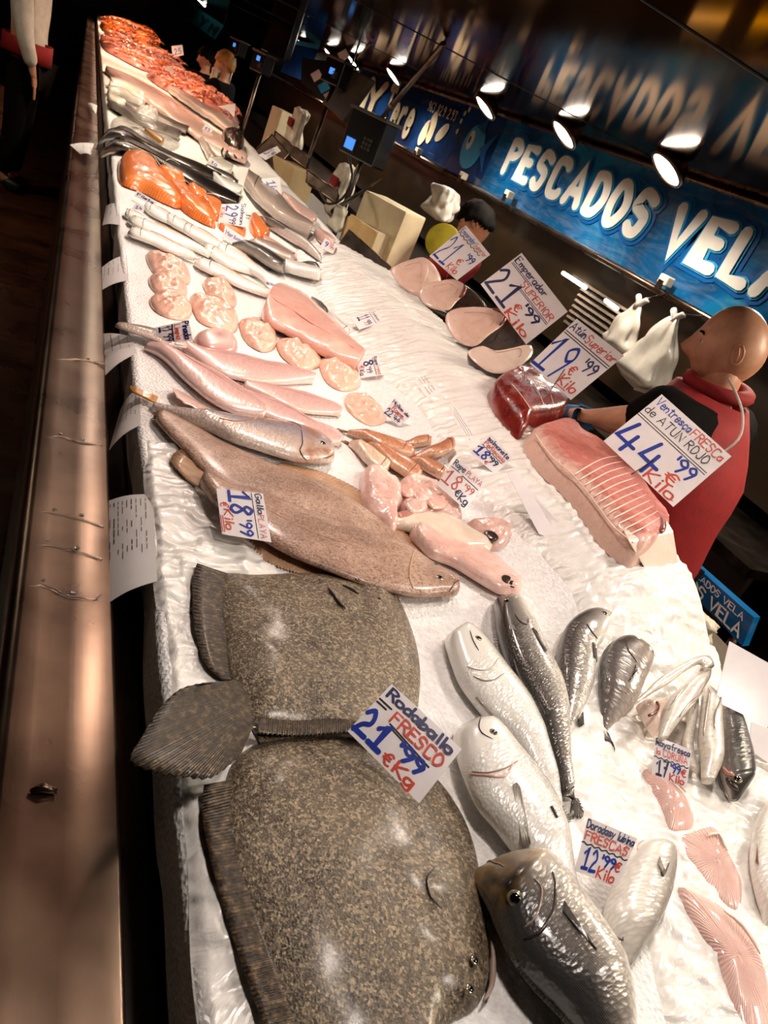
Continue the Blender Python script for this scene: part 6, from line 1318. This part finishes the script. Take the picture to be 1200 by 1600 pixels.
def person(label, feet, face, headc, hdir, arms, shirt, trousers, hair=None, lean=(0, 0), sh=.19, group=None, gloves=None, hairlen=.0, sleeves=1.0):
    """arms: list of (side, elbow, wrist, grip direction); face: horizontal facing direction; builds one body surface with clothes as children"""
    f = V((face[0], face[1], 0)).normalized(); r = f.cross(V((0, 0, 1))); fx, fy = feet
    H = V(headc); nk = H - V((0, 0, .135)) - f * .03; chest = nk - V((0, 0, .12)) - f * .01; belly = V((fx + (nk.x - fx) * .6, fy + (nk.y - fy) * .6, nk.z - .33)); pel = V((fx, fy, max(.86, nk.z - .56)))
    J = {'pel': (pel, (.14, .12)), 'belly': (belly, (.14, .115)), 'chest': (chest, (.155, .12)), 'nb': (nk - V((0, 0, .02)), .062), 'nk': (nk + V((0, 0, .05)), .056), 'hd': (H - V((0, 0, .03)), .066)}
    E = [('pel', 'belly'), ('belly', 'chest'), ('chest', 'nb'), ('nb', 'nk'), ('nk', 'hd')]
    for s, nme in ((-1, 'l'), (1, 'r')):
        hip = pel + r * s * .09 - V((0, 0, .06)); kn = V((hip.x, hip.y, .48)) + f * .02; an = V((hip.x, hip.y, .09)); toe = V((hip.x, hip.y, .04)) + f * .15
        J.update({'hip' + nme: (hip, .092), 'kn' + nme: (kn, .062), 'an' + nme: (an, .042), 'toe' + nme: (toe, .035)}); E += [('pel', 'hip' + nme), ('hip' + nme, 'kn' + nme), ('kn' + nme, 'an' + nme), ('an' + nme, 'toe' + nme)]
    cuffs = []
    for k, (s, el, wr, gd) in enumerate(arms):
        a = str(k); shd = chest + r * s * sh + V((0, 0, .045)); el, wr, gd = V(el), V(wr), V(gd).normalized()
        pm = wr + gd * .05; sd = gd.cross(V((0, 0, 1))).normalized()
        J.update({'sh' + a: (shd, .07), 'el' + a: (el, .046), 'wr' + a: (wr, .028), 'pm' + a: (pm, (.034, .02))}); E += [('chest', 'sh' + a), ('sh' + a, 'el' + a), ('el' + a, 'wr' + a), ('wr' + a, 'pm' + a)]
        for q in range(4):
            o_ = sd * (.027 - .018 * q); k1 = pm + o_ + gd * .035; k2 = k1 + gd * (.03 + .005 * (q in (1, 2))) - V((0, 0, .012)); k3 = k2 + gd * .02 - V((0, 0, .02))
            J.update({'f%d1' % q + a: (k1, .0098), 'f%d2' % q + a: (k2, .009), 'f%d3' % q + a: (k3, .0078)}); E += [('pm' + a, 'f%d1' % q + a), ('f%d1' % q + a, 'f%d2' % q + a), ('f%d2' % q + a, 'f%d3' % q + a)]
        t1 = wr + gd * .025 + sd * .035 - V((0, 0, .008)); t2 = t1 + gd * .035 + sd * .012 - V((0, 0, .012)); J.update({'t1' + a: (t1, .012), 't2' + a: (t2, .009)}); E += [('wr' + a, 't1' + a), ('t1' + a, 't2' + a)]
        cuffs.append((shd, el, wr, s))
    bv = skin_geo(J, E, 'pel'); hv = head_geo(H, hdir, (0, 0, 1)); _, _, hf, hu, hr = hv
    parts = [bv, hv[:2]]
    for s in (-1, 1): parts += ear_geo(H, hf, hu, hr, s)
    v, fc = join(parts); o = mk('person', v, fc, 'skin', origin=(fx, fy, 0)); T(o, label, 'person', group)
    for s in (-1, 1):
        ep = H + hf * .083 + hr * s * .031 + hu * .008; e_ = lathe('eye', ep, [(.0075, -.008), (.007, -.003), (.004, .001), (.0005, .002)], 'flesh_white', o, 12, hf); lathe('pupil', ep + hf * .0, [(.005, 0), (.004, .002), (.0004, .003)], 'eye_black', e_, 10, hf)
        tube('eyebrow', [H + hf * (.094 - .012 * t) + hr * s * (.014 + .036 * t) + hu * (.028 + .006 * math.sin(PI * t)) for t in (0, .33, .66, 1)], [.003, .0045, .004, .002], 'hair_dark', o, 6)
    tube('lips', [H + hf * (.088 - .014 * abs(t)) + hr * t * .024 + hu * -.056 for t in (-1, -.5, 0, .5, 1)], [.002, .004, .0048, .004, .002], 'gill_pink', o, 6)
    # clothing
    JS = {'pel': (pel, (.165, .14)), 'belly': (belly, (.162, .135)), 'chest': (chest, (.178, .14)), 'nb': (nk - V((0, 0, .045)), .085)}; ES = [('pel', 'belly'), ('belly', 'chest'), ('chest', 'nb')]
    for k, (shd, el, wr, s) in enumerate(cuffs):
        a = str(k); cw = el.lerp(wr, .45 if sleeves == 1.0 else sleeves); JS.update({'sh' + a: (shd, .09 if sh < .22 else .115), 'el' + a: (el, .064 if sh < .22 else .075), 'cf' + a: (cw, .05)}); ES += [('chest', 'sh' + a), ('sh' + a, 'el' + a), ('el' + a, 'cf' + a)]
    v, fc = skin_geo(JS, ES, 'pel'); cl = mk('sweater', v, fc, shirt, o)
    JT = {'pel': (pel - V((0, 0, .02)), (.17, .145))}; ET = []
    for s, nme in ((-1, 'l'), (1, 'r')):
        hip, kn, an = J['hip' + nme][0], J['kn' + nme][0], J['an' + nme][0]; JT.update({'h' + nme: (hip, .108), 'k' + nme: (kn, .08), 'a' + nme: (an + V((0, 0, .02)), .07)}); ET += [('pel', 'h' + nme), ('h' + nme, 'k' + nme), ('k' + nme, 'a' + nme)]
        sv, sf = skin_geo({'a': (an - V((0, 0, .02)), .055), 'b': (an - V((0, 0, .035)) + f * .09, .05), 'c': (an - V((0, 0, .045)) + f * .17, .042)}, [('a', 'b'), ('b', 'c')], 'a'); mk('shoe', sv, sf, 'rubber', o)
    v, fc = skin_geo(JT, ET, 'pel'); mk('trousers', v, fc, trousers, o)
    if hair:
        v, fc, a, b_, c_ = head_geo(H, hdir, (0, 0, 1), 1.09); q = []
        keep = set(i for i, p in enumerate(v) if ((p - H).dot(hu) > .045 - .9 * max(0, -(p - H).dot(hf) - .0) - hairlen * (1 if (p - H).dot(hf) < .04 else 0)) )
        v = [p + (p - H).normalized() * (.012 + .010 * noise.noise(p * 40)) for p in v]
        q = [t for t in fc if all(i in keep for i in t)]
        hm = mk('hair', v, q, hair, o); sm = hm.modifiers.new('thick', 'SOLIDIFY'); sm.thickness = .02; sm.offset = -1
        bm = bmesh.new(); bm.from_mesh(hm.data); bmesh.ops.delete(bm, geom=[x for x in bm.verts if not x.link_faces], context='VERTS'); bm.to_mesh(hm.data); bm.free()
    if gloves:
        for k, (s, el, wr, gd) in enumerate(arms):
            a = str(k); G_ = {n_: (J[n_ + a][0], tuple(x + .004 for x in J[n_ + a][1]) if isinstance(J[n_ + a][1], tuple) else J[n_ + a][1] + .0035) for n_ in ['wr', 'pm', 't1', 't2'] + ['f%d%d' % (q, w) for q in range(4) for w in (1, 2, 3)]}
            E2 = [('wr', 'pm'), ('wr', 't1'), ('t1', 't2')] + [e for q in range(4) for e in (('pm', 'f%d1' % q), ('f%d1' % q, 'f%d2' % q), ('f%d2' % q, 'f%d3' % q))]
            v, fc = skin_geo(G_, E2, 'wr'); mk('glove', v, fc, gloves, o)
    return o, dict(f=f, r=r, nk=nk, chest=chest, belly=belly, pel=pel, H=H)
def vest(o, d, mat, back=True, top=.0, k=1.0, bottom=-.42):
    """sleeveless tabard over the sweater"""
    f, r, nk = d['f'], d['r'], d['nk']; vs = []; fs = []; n = 9; m = 28
    for j in range(n):
        t = j / (n - 1); c = nk.lerp(d['pel'], t); w = (.088 + .105 * min(1, t * 4.0) ** .7) * k; dp = (.085 + .08 * min(1, t * 2.6)) * k
        for i in range(m):
            a = 2 * PI * i / m; q = c + r * w * math.cos(a) + f * dp * math.sin(a); q.z += .015 * math.sin(3 * a) * t; vs.append(q + V((noise.noise(q * 9) * .01, noise.noise(q * 9 + V((3, 3, 3))) * .01, 0)))
    for j in range(n - 1):
        for i in range(m): fs.append((j * m + i, j * m + (i + 1) % m, (j + 1) * m + (i + 1) % m, (j + 1) * m + i))
    v = mk('vest', vs, fs, mat, o); s = v.modifiers.new('t', 'SOLIDIFY'); s.thickness = .012; return v
# bald man reaching across behind the tuna
hc = PXX(1142, 545, 1.75)
elb = PXX(1022, 655, 1.50); wri = PXX(918, 652, 1.46)
man, dm = person('bald man in a red vest and black sweater reaching towards the tuna', (1.78, hc.y - .06), (-.35, .94), hc, (-.74, .64, -.25), [(-1, elb, wri, PXX(880, 640, 1.42) - wri), (1, (1.95, hc.y + .16, BEDZ + .12), (1.75, hc.y + .36, BEDZ + .08), (-.6, .7, -.3))], 'black_cloth', 'black_cloth', None, gloves='glove_blue', sh=.25)
vest(man, dm, 'red_cloth', k=1.16)
tube('apron_string', cr([PXX(x, y, X) for x, y, X in [(1138, 592, 1.66), (1150, 615, 1.60), (1160, 645, 1.575), (1158, 678, 1.56), (1142, 698, 1.55), (1115, 715, 1.55)]], 24), .0032, 'white_cloth', man, 6)
tube('collar', [dm['nk'] + (dm['r'] * math.cos(a) + dm['f'] * math.sin(a)) * .082 + V((0, 0, .03 + .012 * math.sin(a + 2))) for a in [k * 2 * PI / 20 for k in range(21)]], .022, 'red_cloth', man, 8)
# dark haired worker bending behind the swordfish
hc = PXX(744, 350, 2.25)
w2, d2 = person('dark haired worker in a red shirt bending down behind the swordfish card', (1.98, hc.y + .22), (-.75, .6), hc, (-.6, .55, -.6), [(-1, (hc.x - .3, hc.y + .0, BEDZ - .12), (hc.x - .42, hc.y + .22, BEDZ - .18), (-.4, .8, -.3)), (1, (hc.x - .05, hc.y + .32, BEDZ - .12), (hc.x - .3, hc.y + .42, BEDZ - .2), (-.7, .3, -.3))], 'red_cloth', 'black_cloth', 'hair_dark', hairlen=.04)
pe = PXX(692, 378, 1.9); lathe('yellow_badge', pe, [(.095, 0), (.095, .01), (.088, .015), (.001, .018)], 'yellow_cloth', w2, 24, CAM - pe)
tube('shirt_piping', [d2['chest'] + (d2['r'] * math.cos(a) * .2 + d2['f'] * .17) + V((0, 0, .14 * math.sin(a))) for a in [k * PI / 12 for k in range(13)]], .006, 'white_cloth', w2, 6)
# blond worker far along the counter and a second one behind
hc = PXX(352, 100, 1.42)
w3, d3 = person('blond haired worker in a black jumper far along the counter', (1.5, hc.y - .05), (-.85, .5), hc, (-.8, .5, -.35), [(-1, (hc.x - .18, hc.y - .15, BEDZ + .1), (hc.x - .3, hc.y + .08, BEDZ + .1), (-.7, .6, 0)), (1, (hc.x + .1, hc.y + .3, BEDZ + .1), (hc.x - .2, hc.y + .3, BEDZ + .1), (-.9, 0, 0))], 'black_cloth', 'black_cloth', 'hair_blond', hairlen=.06)
hc = PXX(322, 92, 1.45)
w4, d4 = person('brown haired worker in black just beyond the blond one', (1.55, hc.y - .05), (-.85, .5), hc, (-.8, .5, -.3), [(-1, (hc.x - .18, hc.y - .15, BEDZ + .1), (hc.x - .3, hc.y + .08, BEDZ + .1), (-.7, .6, 0)), (1, (hc.x + .1, hc.y + .3, BEDZ + .1), (hc.x - .2, hc.y + .3, BEDZ + .1), (-.9, 0, 0))], 'black_cloth', 'black_cloth', 'hair_dark', hairlen=.03)
# customer in the aisle
px_ = PY(52, 30, 7.4)
w5, d5 = person('customer in a white top with a red band standing in the dark aisle', (px_.x, 7.4), (.9, -.3), (px_.x, 7.4, 1.66), (.9, -.2, -.2), [(-1, (px_.x + .05, 7.66, 1.15), (px_.x + .12, 7.62, .92), (.2, 0, -1)), (1, (px_.x - .02, 7.12, 1.15), (px_.x + .08, 7.16, .92), (.2, 0, -1))], 'white_cloth', 'black_cloth', 'hair_dark', hairlen=.05, sleeves=.8)
vb = []; fb = []
for j in range(3):
    for i in range(28):
        a = 2 * PI * i / 28; vb.append(d5['belly'].lerp(d5['pel'], .3 + .3 * j) + d5['r'] * .188 * math.cos(a) + d5['f'] * .17 * math.sin(a))
for j in range(2):
    for i in range(28): fb.append((j * 28 + i, j * 28 + (i + 1) % 28, (j + 1) * 28 + (i + 1) % 28, (j + 1) * 28 + i))
q = mk('red_band', vb, fb, 'red_cloth', w5); q.modifiers.new('t', 'SOLIDIFY').thickness = .01
